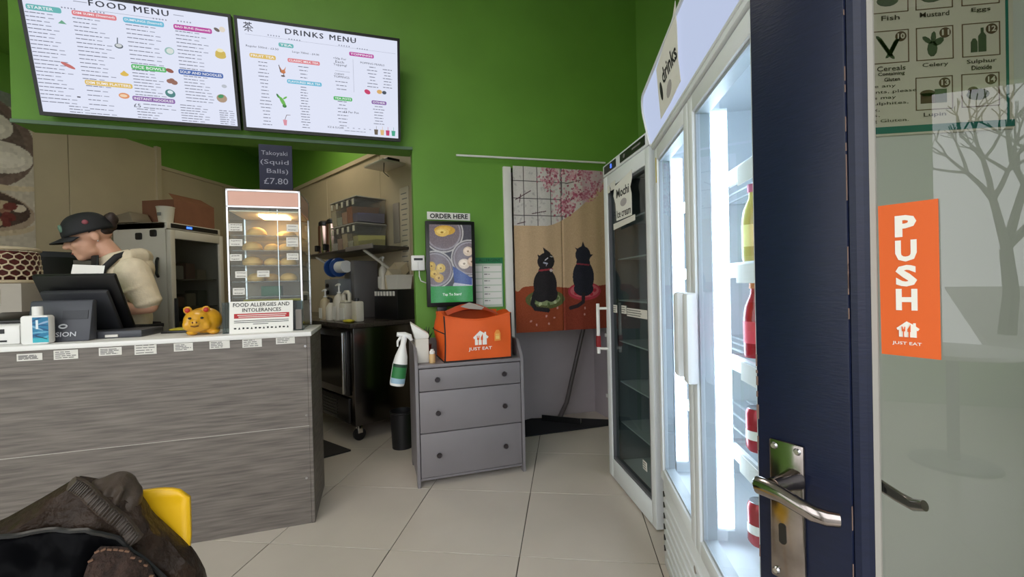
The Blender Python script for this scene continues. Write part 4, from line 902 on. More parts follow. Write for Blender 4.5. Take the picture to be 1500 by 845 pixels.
for k in range(22):
    a = k*.7; c.ell(.245+.10*math.cos(a), .255+.045*math.sin(a), .016, .012, (186, 194, 150) if k % 2 else (84, 100, 56), a)
c.ell(.585, .305, .145, .072, (176, 52, 70)); c.ell(.585, .31, .125, .055, (196, 96, 104))
for k in range(18):
    a = k*.9; c.ell(.585+.085*math.cos(a), .31+.036*math.sin(a), .018, .014, (176, 40, 60), a)
K1 = (30, 25, 30); K2 = (26, 27, 42)
c.ell(.245, .365, .098, .125, K1); c.ell(.205, .29, .065, .06, K1); c.ell(.29, .29, .06, .06, K1); c.ell(.255, .545, .072, .068, K1, .3); c.poly([(.185, .60), (.198, .545), (.24, .575)], K1); c.poly([(.23, .655), (.245, .585), (.295, .61)], K1); c.ell(.25, .47, .06, .05, K1)
for p, q in (((.15, .28), (.135, .22)), ((.135, .22), (.16, .18)), ((.16, .18), (.26, .165)), ((.18, .29), (.15, .27))): c.line(p, q, .034, K1)
c.line((.20, .475), (.305, .485), .014, (150, 50, 60)); c.ell(.296, .476, .014, .012, (206, 190, 190)); c.line((.245, .555), (.268, .572), .008, (210, 206, 214)); c.line((.235, .535), (.262, .528), .012, (176, 180, 200)); c.line((.29, .585), (.31, .58), .006, (190, 190, 190)); c.line((.258, .525), (.254, .51), .005, (190, 170, 190))
c.ell(.575, .42, .092, .135, K2); c.ell(.575, .325, .085, .06, K2); c.ell(.575, .595, .066, .07, K2); c.poly([(.555, .64), (.575, .705), (.605, .63)], K2); c.poly([(.625, .60), (.665, .600), (.62, .555)], K2); c.poly([(.53, .62), (.505, .655), (.545, .64)], K2); c.ell(.575, .53, .06, .06, K2)
c.line((.52, .525), (.625, .515), .012, (130, 44, 60))
for p, q in (((.57, .28), (.565, .22)), ((.565, .22), (.52, .19)), ((.52, .19), (.46, .175))): c.line(p, q, .030, (40, 28, 34))
for x, z in ((.12, .085), (.165, .055), (.245, .12), (.315, .105), (.265, .06), (.345, .18), (.58, .17), (.575, .12)): c.ell(x, z, .010, .007, (206, 150, 140), x*30)
c.c *= (1 - .10*np.exp(-((X-.40)/.004)**2))[..., None]; c.noise(3, 2)
t = uvroot('cat_curtain', 1.032, 3.165, .83, 'printed split curtain with two black cats and blossom in the doorway', 'curtain')
yf = lambda X, Z: .006*np.sin(X*17+.6)*(1.15-Z/1.4) + .002*np.sin(X*43) + .010*np.exp(-((X-.40)/.006)**2)
c.done('fabric', painted('print_cloth', 0, .85), t, 0, 0, 0, yf)
t = uvroot('floor_squeegee', 1.52, 3.46, .012, 'long-handled floor squeegee leaning in the curtained doorway', 'broom', rz=R(-40))
B().box(-.17, .17, -.022, .022, 0, .035).done('head', M('squeegee_grey', (170, 166, 166), .5), t, bevel=.006); B().box(-.17, .17, -.034, -.024, .0, .05).done('rubber_blade', BLACK, t)
B().tube([(-.02, 0, .03), (.04, .02, .16), (.22, .11, .95), (.25, .12, 1.05)], [.022, .019, .018, .018], 10).done('pole', M('pole_grey', (84, 77, 79), .4), t, smooth=True)
t = uvroot('doorway_mat', 1.055, 3.24, .0005, 'black floor mat filling the curtained doorway', 'mat')
B().prismz([(0, 0), (.86, .0), (.86, .12), (.55, .30), (.25, .40), (0, .30)], 0, .012).done('mat', M('mat_black', (24, 25, 32), .9, bump=.3, bs=150), t)
t = uvroot('white_pipe', 1.86, 3.20, .001, 'white vertical pipe with clips beside the curtain', 'pipe')
B().tube([(-.02, 0, 0), (-.02, 0, 1.62)], .014, 10).done('tube', WHITE, t, smooth=True); B().tube([(.014, 0, 0), (.014, 0, 1.5)], .010, 10).done('tube', WHITE, t, smooth=True)
for z in (.25, .75, 1.2, 1.58): B().box(-.045, .03, -.018, .018, z, z+.03).done('clip', WHITE, t, bevel=.003)
# ------------------------------------------------------------------ small ice-cream fridge (turned a little towards the room)
FW = M('fridge_white', (234, 238, 242), .35)
FA = R(-75.74)
t = empty('ice_cream_fridge', (.2457, 2.7717, 0), FA, 'narrow white glass-door fridge beside the curtain with MOCHI sign', 'fridge')
FX, FD, FH = .648, .56, 1.92
INN = M('fridge_inner_grey', (120, 126, 130), .5)
b = B(); b.box(0, .02, .05, FD, .06, FH-.07).box(FX-.02, FX, .05, FD, .06, FH-.07).box(.02, FX-.02, FD-.02, FD, .06, FH-.07).box(0, FX, .05, FD, .03, .10); b.done('cabinet', FW, t, bevel=.003)
b = B(); b.box(.02, FX-.02, FD-.035, FD-.02, .1, FH-.08).box(.02, .03, .06, FD-.03, .1, FH-.08).box(FX-.03, FX-.02, .06, FD-.03, .1, FH-.08); b.done('inner_lining', INN, t)
B().box(-.004, FX+.004, .0, FD, FH-.07, FH).done('control_header', FW, t, bevel=.006)
for x0, x1 in ((.03, .22), (.29, .61)): B().box(x0, x1, -.004, 0, FH-.058, FH-.014).done('control_panel', BLACK, t)
B().text('8', .14, .165, FH-.05, FH-.024, -.006).done('blue_digit', M('blue_led2', (80, 120, 255), em=2.5), t); B().ell2(.35, FH-.036, .012, .012, -.006, -.004).done('power_mark', LINK, t); B().box(.46, .56, -.005, -.004, FH-.040, FH-.030).done('maker_mark', LINK, t)
d = B(); d.box(0, .065, 0, .045, .01, FH-.075).box(FX-.05, FX, 0, .045, .01, FH-.075).box(.065, FX-.05, 0, .045, FH-.155, FH-.075).box(.065, FX-.05, 0, .045, .01, .125); d = d.done('door', FW, t, bevel=.004)
gk = B(); gk.box(.065, .080, .005, .04, .125, FH-.155).box(FX-.065, FX-.05, .005, .04, .125, FH-.155).box(.08, FX-.065, .005, .04, FH-.17, FH-.155).box(.08, FX-.065, .005, .04, .125, .14); gk.done('gasket', M('gasket_grey', (96, 98, 104), .5), d)
pane(.08, FX-.065, .020, .14, FH-.17, glass('fridge_glass', (196, 208, 206), 1.6), d)
hb = B(); hb.tube([(-.008, -.05, .76), (-.008, -.05, 1.07)], .011, 8); hb.tube([(-.008, -.05, .79), (.02, 0, .79)], .008, 6); hb.tube([(-.008, -.05, 1.04), (.02, 0, 1.04)], .008, 6); hb.done('handle', WHITE, d, smooth=True)
B().box(-.022, .006, -.064, -.038, .80, .87).done('handle_grip', M('handle_red', (140, 30, 34), .5), d, bevel=.004)
for z in (.335, .585, .835, 1.085, 1.335, 1.56): B().box(.035, FX-.035, .07, FD-.05, z, z+.008).done('shelf', M('shelf_pale', (196, 200, 202), .4), t)
bx = None
for s, z in enumerate((.345, .595, .845, 1.095, 1.345)):
    for q in range(4):
        o = B().box(-.06, .06, -.09, .09, 0, .10+.02*((q+s) % 3)).done('ice_cream_box', M('icebox_%d' % ((q*2+s) % 4), ((92, 84, 96), (70, 88, 92), (112, 92, 92), (84, 76, 70))[(q*2+s) % 4], .6), bevel=.004)
        p = t.location + Matrix.Rotation(FA, 3, 'Z') @ Vector((.11+.145*q, .36, 0)); o.location = (p.x, p.y, z); o.rotation_euler = (0, 0, FA)
        tag(o, 'dim carton in the ice-cream fridge, %s shelf, %s from the curtain side' % (('lowest', 'second', 'third', 'fourth', 'top')[s], ('first', 'second', 'third', 'last')[q]), 'carton', 'cartons in the ice-cream fridge')
def froot(name, root, ang, x, y, z, label, cat, group=None):
    p = root.location + Matrix.Rotation(ang, 3, 'Z') @ Vector((x, y, 0)); return empty(name, (p.x, p.y, z), ang, label, cat, group)
r = froot('mochi_sign', t, FA, .20, -.002, 1.55, 'handwritten white sheet reading Mochi Ice cream on the narrow fridge', 'sign')
B().prism([(.02, 0), (.24, .0), (.24, .11), (.225, .15), (.25, .19), (.25, .235), (.0, .20), (-.02, .15), (.01, .10)], -.002, 0).done('sheet', PAPER, r)
b = B(); b.text('Mochi', .03, .21, .125, .175, -.003, .02).text('Ice cream', .03, .23, .012, .055, -.003, .015); b.done('handwriting', INK, r); b = B(); b.ell2(.13, .088, .045, .022, -.0026, -.002); b.done('drawing', M('pencil_grey', (176, 170, 172), .7), r)
r = froot('sign_strip', t, FA, .17, -.002, 1.505, 'cream paper strip below the mochi sign', 'label'); B().prism([(0, 0), (.31, .012), (.31, .042), (0, .034)], -.0015, 0).done('strip', PL, r)
for q, (x0, x1, z, lab) in enumerate(((.08, .12, 1.735, 'small square sticker at the top corner of narrow fridge'), (.135, .21, 1.74, 'pale tape piece at the top of narrow fridge'))):
    r = froot('sticker', t, FA, x0, -.002, z, lab, 'label'); B().box(0, x1-x0, -.0015, 0, 0, .045).done('sheet', PL, r)
for q, (x0, x1, z, lab) in enumerate(((.09, .15, 1.02, 'left'), (.22, .29, 1.022, 'middle'), (.30, .56, 1.012, 'long right'), (.47, .52, .235, 'lone low'))):
    r = froot('shelf_label', t, FA, x0, .016, z, lab + ' price label on the narrow fridge glass', 'label', 'labels on the narrow fridge'); B().box(0, x1-x0, -.0015, 0, 0, .045).done('sheet', PL, r)
    b = B(); lines(b, .005, .01, .035, 3, (x1-x0)*.6, (x1-x0)*.8, h=.005, price=False); q_ = b.done('print', LINK, r); q_.location.y = -.0016

# ------------------------------------------------------------------ large drinks fridge
BX, BY, BWD, BDP = .375, 1.88, 1.0, .66; BA = R(-90)
t = empty('drinks_fridge', (BX, BY, 0), BA, 'tall white two-door drinks fridge with glowing header', 'fridge')
INW = M('fridge_inner_white', (226, 232, 238), .45)
b = B(); b.box(0, .02, .05, BDP, .06, 1.95).box(BWD-.02, BWD, .05, BDP, .06, 1.95).box(.02, BWD-.02, BDP-.02, BDP, .06, 1.95).box(0, BWD, .05, BDP, 1.88, 1.95).box(.02, BWD-.02, .05, BDP-.02, .36, .41)
b.done('cabinet', M('fridge_body', (214, 214, 210), .45), t, bevel=.003)
b = B(); b.box(.02, BWD-.02, BDP-.03, BDP-.021, .41, 1.88).box(.02, .028, .06, BDP-.03, .41, 1.88).box(BWD-.028, BWD-.02, .06, BDP-.03, .41, 1.88).box(.028, BWD-.028, .06, BDP-.03, 1.872, 1.88).box(.028, BWD-.028, .06, BDP-.03, .41, .418); b.done('inner_lining', INW, t)
# glowing header, leaning out
b = B(); P = []
for cx, cz, a0 in ((BWD-.03, 1.935, 0), (.035, 1.895, 90), (.0, 1.795, 180), (BWD-.03, 1.795, 270)):
    rr = .03 if cx != .035 else .07
    for i in range(6):
        a = R(a0+18*i); P.append((cx+rr*math.cos(a), cz+rr*math.sin(a)))
def lean(z): return -.035*max(0, (z-1.765)/.19)
v0 = [b.bm.verts.new((x, lean(z)-.004, z)) for x, z in P]; v1 = [b.bm.verts.new((x, .05, z)) for x, z in P]
b.bm.faces.new(v0); b.bm.faces.new(v1[::-1])
for i in range(len(P)): j = (i+1) % len(P); b.bm.faces.new((v0[j], v0[i], v1[i], v1[j]))
b.done('light_header', M('header_glow', (206, 218, 250), em=.78), t)
rim = [(x, lean(z)-.006, z) for x, z in P]; b = B(); b.tube(rim+[rim[0]], .006, 6); b.done('header_rim', FW, t, smooth=True)
B().box(0, BWD, -.008, .05, 1.745, 1.765).done('header_rail', FW, t, bevel=.003)
for k, (x0, x1) in enumerate(((.006, .498), (.502, .994))):
    d = B(); d.box(x0, x0+.045, 0, .045, .385, 1.742).box(x1-.045, x1, 0, .045, .385, 1.742).box(x0+.045, x1-.045, 0, .045, 1.69, 1.742).box(x0+.045, x1-.045, 0, .045, .385, .435); d = d.done('door', FW, t, bevel=.004)
    pane(x0+.045, x1-.045, .012, .435, 1.69, glass('drinks_glass', (238, 246, 248), 1.4), d)
    gk = B(); gk.box(x0+.045, x0+.055, .008, .045, .435, 1.69).box(x1-.055, x1-.045, .008, .045, .435, 1.69).box(x0+.055, x1-.055, .008, .045, 1.68, 1.69).box(x0+.055, x1-.055, .008, .045, .435, .445); gk.done('gasket', M('gasket_pale', (170, 178, 186), .4), d)
    hx = x1-.075 if k == 0 else x0+.03
    B().box(hx, hx+.05, -.035, -.002, .90, 1.165).done('handle', FW, d, bevel=.010)
B().box(.04, .05, -.002, -.0005, 1.60, 1.70).done('yellow_sticker', M('sticker_yellow', (200, 180, 60), .6), t)
# lower front with ribs and vents
k0 = B().box(0, BWD, .01, .05, .02, .375).done('base_panel', FW, t, bevel=.004)
for k in range(7): B().box(.06, BWD-.04, .004, .012, .06+.04*k, .078+.04*k).done('rib', FW, k0, bevel=.003)
for k in range(6): B().prism([(.012, .08+.045*k), (.034, .092+.045*k), (.012, .104+.045*k)], .006, .011).done('vent', BLACK, k0)
B().cyl((.47, .004, .30), (.47, .012, .30), .012, n=14).done('lock', STEEL, k0, smooth=True)
LEDM = M('led_glow', (222, 238, 255), em=14); LEDD = M('led_diode', (235, 246, 255), em=30); ALU = M('led_channel', (214, 220, 226), .3)
for x, s in ((.035, 1), (.525, 1), (.475, -1), (.965, -1)):
    g = B().box(x-.008, x+.008, .055, .103, .46, 1.70).done('led_channel', ALU, t)
    B().box(x+s*.008-.001, x+s*.008+.004*s, .058, .100, .47, 1.69).done('led_strip', LEDM, g)
B().box(.06, .94, .055, .068, 1.845, 1.868).done('led_channel', ALU, t); B().box(.07, .93, .058, .078, 1.840, 1.845).done('led_strip', LEDM, t)
B().box(.488, .512, .05, .09, .41, 1.88).done('centre_post', FW, t)
SZ = [.45, .71, .97, 1.235, 1.50]
SHW = M('shelf_white', (220, 226, 232), .35)
for z in SZ[1:]:
    for x0, x1 in ((.03, .485), (.515, .97)):
        s_ = B(); s_.box(x0, x1, .10, .11, z-.03, z+.012)
        for q in range(9): s_.box(x0, x1, .11+.055*q, .116+.055*q, z, z+.006)
        s_.box(x0, x0+.006, .11, .6, z, z+.006).box(x1-.006, x1, .11, .6, z, z+.006); s_.done('shelf', SHW, t)
BT = [((60, 150, 170), 'blue'), ((206, 196, 110), 'yellow'), ((206, 110, 140), 'pink'), ((70, 150, 90), 'green'), ((170, 30, 44), 'red'), ((200, 120, 60), 'amber')]
bsrc = {}
def drink(kind, x, y, z, ci, lab):
    p = t.location + Matrix.Rotation(BA, 3, 'Z') @ Vector((x, y, 0)); col, cn = BT[ci]
    r = empty('drink_'+kind, (p.x, p.y, z), BA, lab % cn, kind, 'drinks in the tall fridge')
    if (kind, ci) not in bsrc:
        if kind == 'bottle':
            a = B().lathe([(.001, 0), (.030, 0), (.032, .008), (.032, .11), (.028, .14), (.014, .175), (.013, .19), (.001, .19)], n=18).done('body', M('drink_%d' % ci, col, .15, coat=.5), r, smooth=True)
            e = B().lathe([(.001, .19), (.016, .19), (.016, .212), (.001, .212)], n=16).done('cap', M('cap_%d' % ci, BT[(ci+1) % 6][0], .4), r, smooth=True)
            l = B(); wrap(l, .0325, .04, .10, 0, 2*math.pi, 18); l = l.done('label', M('dlab_%d' % ci, tuple(min(255, v+60) for v in col), .5), r, smooth=True); bsrc[(kind, ci)] = [a, e, l]
        else:
            a = B().lathe([(.001, 0), (.024, 0), (.031, .01), (.031, .105), (.026, .118), (.001, .116)], n=20).done('body', M('can_%d' % ci, col, .25, metal=.3), r, smooth=True)
            e = B().lathe([(.001, .114), (.024, .114), (.026, .120), (.024, .121), (.001, .117)], n=20).done('lid', STEEL, r, smooth=True)
            l = B(); wrap(l, .0315, .035, .06, 0, 2*math.pi, 18); l = l.done('band', WHITEP, r, smooth=True); bsrc[(kind, ci)] = [a, e, l]
    else:
        for s_ in bsrc[(kind, ci)]: inst(s_, s_.name.split('.')[0], r)
shn = ('bottom', 'second', 'third', 'fourth', 'top')
for s, z in enumerate(SZ[:4]):
    kind = 'can' if s in (0, 1) else 'bottle'
    for q in range(5):
        for dpt in range(2):
            ci = (4 if (s < 2 or (s == 2 and q < 4)) else (1, 2, 0, 5, 3)[q]) if not (s < 2 and q == 1) else 3
            drink(kind, .60+.08*q, .145+.09*dpt, z+.014, ci, '%%s %s, %s shelf behind right fridge door, %s from centre post, %s row' % (kind, shn[s], ('first', 'second', 'third', 'fourth', 'fifth')[q], ('front', 'rear')[dpt]))
for s in (1, 2, 3):
    z = SZ[s]
    for q in range(3): drink('bottle', .12+.12*q, .42, z+.014, (q*2+s) % 6, '%%s bottle at back of %s shelf behind left fridge door, %s from outer edge' % (shn[s], ('first', 'second', 'third')[q]))
for q, (x, z, lab) in enumerate(((.62, 1.49, 'top'), (.60, 1.225, 'fourth'), (.62, .96, 'third'), (.60, .70, 'second'))):
    r = froot('shelf_ticket', t, BA, x, .098, z-.035, 'white price ticket on the %s shelf edge of the drinks fridge' % lab, 'label', 'tickets in the drinks fridge'); B().box(0, .22, -.003, 0, 0, .05).done('sheet', PAPER, r)
r = froot('drinks_sign', t, BA, 0, -.007, 1.765, 'handwritten white sheet stuck on the glowing fridge header', 'sign')
r.rotation_euler = (math.atan2(.035, .19), 0, BA); kz = math.hypot(.035, .19)/.19
B().prism([(x, (z-1.765)*kz) for x, z in ((.215, 1.795), (.36, 1.795), (.502, 1.804), (.519, 1.864), (.565, 1.935), (.592, 1.99), (.55, 1.972), (.288, 1.945), (.25, 1.87))], -.003, -.0015).done('sheet', PAPER, r)
B().text('drinks', .335, .52, .105, .152, -.004, .02).done('handwriting', INK, r)
b = B(); b.ell2(.295, .10, .016, .030, -.004, -.003, 12, -.3); b.done('blot', INK, r); b = B(); b.ell2(.38, .07, .04, .018, -.0035, -.003, 12, .3); b.done('drawing', M('pencil_grey', (176, 170, 172), .7), r)
# allergen poster on the fridge side (seen through the door glass)
t2 = empty('allergen_poster', (.40, .8785, 1.455), 0, 'allergen poster with numbered food boxes on the drinks fridge side', 'poster')
B().box(0, .392, -.002, 0, 0, .33).done('sheet', M('poster_cream', (214, 206, 190), .6), t2)
B().box(0, .392, -.003, -.002, .004, .016).done('green_band', M('poster_green', (24, 110, 100), .6), t2); B().box(.380, .384, -.003, -.002, .016, .33).done('green_line', M('poster_green', (24, 110, 100), .6), t2)
BOXC = [(10, 'Cereals', .165, .131), (11, 'Celery', .237, .131), (12, 'Sulphur', .311, .131), (13, 'Lupin', .235, .042), (14, 'Molluscs', .309, .042), (7, 'Fish', .165, .222), (8, 'Mustard', .237, .222), (9, 'Eggs', .311, .222)]
fr, ik, gn, br, wh = B(), B(), B(), B(), B()
for n, nm, x, z in BOXC:
    for a in ((x, x+.06, z, z+.0012), (x, x+.06, z+.0578, z+.059), (x, x+.0012, z, z+.059), (x+.0588, x+.06, z, z+.059)): fr.box(a[0], a[1], -.003, -.002, a[2], a[3])
    wl = .010*len(nm)**.8/2
    if n not in (14,): ik.text(nm, x+.03-wl, x+.03+wl, z-.014, z-.005, -.0032, .008)
    if n == 10: ik.text('Containing', x+.008, x+.052, z-.024, z-.016, -.0032, .02).text('Gluten', x+.018, x+.044, z-.033, z-.026, -.0032, .02)
    if n == 12: ik.text('Dioxide', x+.014, x+.046, z-.024, z-.016, -.0032, .02)
    br.ell2(x+.047, z+.047, .009, .009, -.003, -.002, 18); wh.text(str(n), x+.041, x+.053, z+.042, z+.052, -.0036, .03)
    if n == 10:
        for k in range(7): gn.ell2(x+.012+.003*k, z+.044-.005*k, .009, .003, -.003, -.002, 8, 2.3); gn.ell2(x+.040-.002*k, z+.040-.004*k, .009, .003, -.003, -.002, 8, .8)
    elif n == 11:
        gn.ell2(x+.026, z+.020, .008, .014, -.003, -.002, 10); gn.ell2(x+.018, z+.036, .010, .004, -.003, -.002, 8, 2.4); gn.ell2(x+.028, z+.040, .011, .004, -.003, -.002, 8, 1.5); gn.ell2(x+.036, z+.032, .010, .006, -.003, -.002, 8, .6)
    elif n == 12:
        gn.prism([(x+.014, z+.008), (x+.024, z+.008), (x+.024, z+.026), (x+.021, z+.032), (x+.017, z+.032), (x+.014, z+.026)], -.003, -.002); gn.prism([(x+.026, z+.008), (x+.038, z+.008), (x+.038, z+.036), (x+.034, z+.042), (x+.034, z+.05), (x+.030, z+.05), (x+.030, z+.042), (x+.026, z+.036)], -.003, -.002)
    elif n == 13: br.box(x+.008, x+.03, -.003, -.002, z+.012, z+.030); gn.box(x+.031, x+.05, -.003, -.002, z+.012, z+.036); br.ell2(x+.019, z+.030, .012, .006, -.003, -.002)
    else: gn.ell2(x+.026, z+.022, .018, .010, -.003, -.002); br.ell2(x+.018, z+.030, .008, .006, -.003, -.002)
for k, s in enumerate(('If you have any', 'requirements, please', 'ask. Dishes may', 'contain Sulphites,', 'Nuts, Milk,', 'Fish, Eggs,', 'Containing Gluten.')): ik.text(s, .10, .10+.0068*len(s), .086-.0105*k, .093-.0105*k, -.0032)
fr.done('box_outlines', M('outline', (110, 80, 60), .6), t2); ik.done('lettering', M('poster_ink', (60, 46, 40), .6), t2); gn.done('food_pictures', M('food_green', (70, 84, 60), .6), t2); br.done('number_badges', M('badge_brown', (90, 66, 48), .6), t2); wh.done('badge_numbers', M('poster_cream', (214, 206, 190), .6), t2)

# ------------------------------------------------------------------ open entrance door
NAVY = M('navy_gloss_paint', (15, 23, 47), .38, nz=.12, ns=14, bump=.06, bs=30, stretch=(3, 3, 14), spec=.35); BARE = M('bare_wood', (120, 98, 88), .8)
DA = R(-51.235); D0 = Vector((.2712, .5751, 0))
t = empty('door_1', (D0.x, D0.y, 0), DA); struct(t)
tag(t, 'open navy glazed entrance door with chrome lever handle', 'door')
# local x towards the hinge, y away from the camera; the face is y=0
b = B(); b.box(-.041, .063, 0, .045, 0.01, 2.12); b.done('lock_stile', NAVY, t, bevel=.002)
B().box(.72, .82, 0, .045, 0.01, 2.12).done('hinge_stile', NAVY, t, bevel=.002); B().box(.063, .72, 0, .045, 2.0, 2.12).done('top_rail', NAVY, t, bevel=.002); B().box(.063, .72, 0, .045, .01, .24).done('bottom_rail', NAVY, t, bevel=.002)
b = B(); b.prismz([(.064, .003), (.070, .004), (.075, .010), (.079, .012), (.079, .020), (.064, .020)], .24, 2.0); b.done('glazing_bead', NAVY, t); B().prismz([(.0792, .0125), (.083, .0165), (.083, .0205), (.0792, .0205)], .24, 2.0).done('putty_line', M('putty', (150, 146, 138), .7), t)
B().prismz([(.064, .026), (.080, .026), (.072, .040), (.064, .042)], .24, 2.0).done('glazing_bead', NAVY, t)
pane(.066, .72, .022, .24, 2.0, glass('door_glass', (222, 224, 220), 1.7), t)
b = B()
for k in range(16):
    z = random.uniform(.75, 1.5); b.box(.0627, .0634, -.0004, .001, z, z+random.uniform(.004, .03)); z = random.uniform(.6, 1.1); b.box(-.0412, -.0402+random.uniform(0, .002), -.0004, .0004, z, z+random.uniform(.003, .02))
b.done('chipped_paint', BARE, t)
hd = empty('lever_handle', (0, 0, 0)); hd.parent = t
CHD = M('dark_reflection_chrome', (150, 142, 138), .16, metal=1, nz=.25, ns=30)  # base colour darkened to stand for dark reflections in the chrome
B().box(-.024, .017, -.006, 0, .823, .998).done('back_plate', CHD, hd, bevel=.003)
for x, z in ((-.017, .990), (.010, .990), (-.017, .832), (.010, .832)): B().lathe([(.001, .0025), (.003, .0025), (.0045, .0)], (x, -.006, z), 12, Matrix.Rotation(R(90), 3, 'X')).done('screw', STEEL, hd, smooth=True)
B().prism([(-.0085+.0045*math.cos(a), .882+.004*math.sin(a)+(.009 if math.sin(a) > 0 else -.009)) for a in np.linspace(0, 2*math.pi, 16, endpoint=False)], -.0066, -.006).done('keyhole', BLACK, hd)
b = B(); b.tube([(.006, -.005, .955), (.004, -.020, .955), (.0, -.042, .954)], [.013, .0105, .0095], 16); b.done('spindle_boss', CHD, hd, smooth=True)
b = B(); b.tube([(-.020, -.044, .950), (-.016, -.046, .951), (-.006, -.047, .952), (.012, -.047, .950), (.032, -.047, .945), (.044, -.046, .942), (.055, -.041, .940), (.064, -.034, .940)], [.006, .0105, .011, .0095, .0088, .0090, .0088, .0078], 14, .75); b.done('lever', CHD, hd, smooth=True)
b = B(); b.tube([(.004, .045, .955), (.004, .092, .955)], .010, 12); b.tube([(-.014, .095, .955), (.0, .095, .955), (.04, .096, .948), (.075, .094, .934), (.090, .089, .932), (.102, .082, .938)], [.007, .0095, .0075, .007, .007, .006], 12, .75); b.done('rear_lever', CHD, hd, smooth=True)
st = empty('push_sticker', (D0.x, D0.y, 0), DA, 'orange vertical PUSH sticker with white logo on the door glass', 'sticker')
OS = M('orange_sticker', (226, 98, 34), .5)
B().prism([(.0855, 1.1155), (.1330, 1.115), (.1325, 1.2757), (.0843, 1.2760)], .0192, .0202).done('sheet', OS, st)
b = B()
for ch, z in (('P', 1.2405), ('U', 1.2145), ('S', 1.1885), ('H', 1.1635)): b.text(ch, .0985, .1160, z, z+.0225, .0188, .045)
b.done('lettering', WHITEP, st)
just_eat(st, .1070, 1.1355, .0165, .0190, WHITEP, OS, .0238, 1.1265)
# ------------------------------------------------------------------ yellow chair with leather jacket
def camroot(name, px, dep, z, label=None, cat=None, turn=0.0):
    lat = (px-750)/640*dep; p = rt*lat + Vector((fw.x, fw.y, 0)).normalized()*dep
    return empty(name, (p.x, p.y, z), yaw+turn, label, cat)
YP = M('yellow_plastic', (236, 186, 26), .35, spec=.4)
t = camroot('yellow_chair', 95, .82, 0, 'yellow plastic shell chair under the leather jacket', 'chair', R(35))
def solid(o, th, off=0):
    m = o.modifiers.new('thickness', 'SOLIDIFY'); m.thickness = th; m.offset = off; return o
def cback(a, q):
    w_ = .165 + .035*min(1, q*1.4); x = -.012 + (2*a-1)*w_*(.95 if a > .5 else .62)*(1 - .10*max(0, (q-.92)/.08)**3*abs(2*a-1)); rc = abs(2*a-1)**8
    return (x, .045 - .035*(2*a-1)**2 + .02*q - .07*(1-q)**2, .42 + .365*q - .010*rc*q)
solid(B().grid(cback, 24, 18).done('backrest', YP, t, smooth=True), .010)
solid(B().grid(lambda a, q: (.002+(2*a-1)*(.20-.02*q), -.05-.40*q, .445+.02*(2*a-1)**2 - .02*math.sin(math.pi*q)), 16, 12).done('seat', YP, t, smooth=True), .012)
LW = M('chair_leg_wood', (186, 146, 98), .5, nz=.1)
for sx in (-1, 1):
    for y0, y1 in ((-.09, -.02), (-.36, -.43)): B().tube([(.002+sx*.12, y0, .44), (.002+sx*.20, y1, 0)], [.016, .011], 10).done('leg', LW, t, smooth=True)
LEA = M('dark_leather', (44, 34, 27), .42, nz=.4, ns=22, bump=.9, bs=45, spec=.14); LEB = M('black_leather', (8, 8, 10), .32, nz=.2, ns=10, bump=.25, bs=18, spec=.03); FUR = M('brown_fur', (46, 31, 24), .95, nz=.5, ns=60, bump=1, bs=120)
LEG = M('worn_leather', (66, 56, 48), .45, nz=.2, ns=12, bump=.4, bs=40, spec=.2)
j = camroot('leather_jacket', 95, .82, 0, 'dark leather jacket draped over the yellow chair in the foreground', 'jacket', R(35))
TX = [-.30, -.129, -.082, -.040, .009, .032, .062, .087, .099, .113, .151, .179, .197, .205]; TZ = [.72, .785, .802, .823, .850, .838, .825, .805, .785, .748, .689, .647, .60, .552]
LX = [-.30, -.129, -.082, -.044, .032, .067, .102, .140, .162, .205]; LZ = [.79, .795, .792, .788, .772, .746, .698, .638, .588, .50]
def ztop(x): return float(np.interp(x, TX, TZ))
def yfront(x, z):
    q = max(0, ztop(x)-z); return -.015 - .20*(q**.75) - .010*math.sin(26*x+14*z) - .006*math.sin(61*x-33*z) - .004*math.sin(90*z+40*x) - .0022*math.sin(170*x+60*z+3*math.sin(40*z)) - .0015*math.sin(230*z-120*x)
def drape(a, q):
    x = -.30 + .505*a
    if q < .22: f = (.22-q)/.22; return (x, .012 + .07*f, ztop(x) - .16*f*f)
    f = (q-.22)/.78; z = ztop(x) - (ztop(x)-.38)*f; return (x, yfront(x, z) if f > .02 else -.008, z)
solid(B().grid(drape, 70, 60).done('shell', LEA, j, smooth=True), .006)
def layer(x0, x1, zf, z1, off):
    def f(a, q):
        x = x0+(x1-x0)*a; zt = zf(x); z = zt + (z1-zt)*q; return (x, yfront(x, z) - off - .012*math.sin(math.pi*min(1, q*3))*(1 if q < .33 else .7), z)
    return f
zl = lambda x: float(np.interp(x, LX, LZ))
solid(B().grid(layer(-.30, .203, zl, .38, .014), 60, 40).done('lapel', LEB, j, smooth=True), .005)
b = B(); b.tube([(x, yfront(x, zl(x))-.017, zl(x)) for x in np.linspace(-.30, .203, 50)], .0045, 6); b.done('lapel_edge', M('edge_highlight_leather', (40, 40, 39), .3, spec=.3), j, smooth=True)  # rim coloured paler than the lapel for the grey highlight along it
zf = lambda x: float(np.interp(x, [.015, .032, .047, .087, .113, .130], [.60, .72, .742, .728, .688, .64]))
solid(B().grid(layer(.015, .130, zf, .42, .034), 24, 24).done('fur_lining', FUR, j, smooth=True), .006)
b = B()
for k, x in enumerate(np.linspace(.02, .128, 14)): b.boxc((x, yfront(x, zf(x))-.042, zf(x)-.002), (.007, .003, .003), Matrix.Rotation(.5 if x > .06 else -.3, 3, 'Y'))
o_ = b.done('stitching', M('tan_thread', (104, 76, 58), .8), j); struct(o_, 'stuff')
cp = [(.004, .850), (.023, .834), (.052, .797), (.077, .760), (.097, .728)]
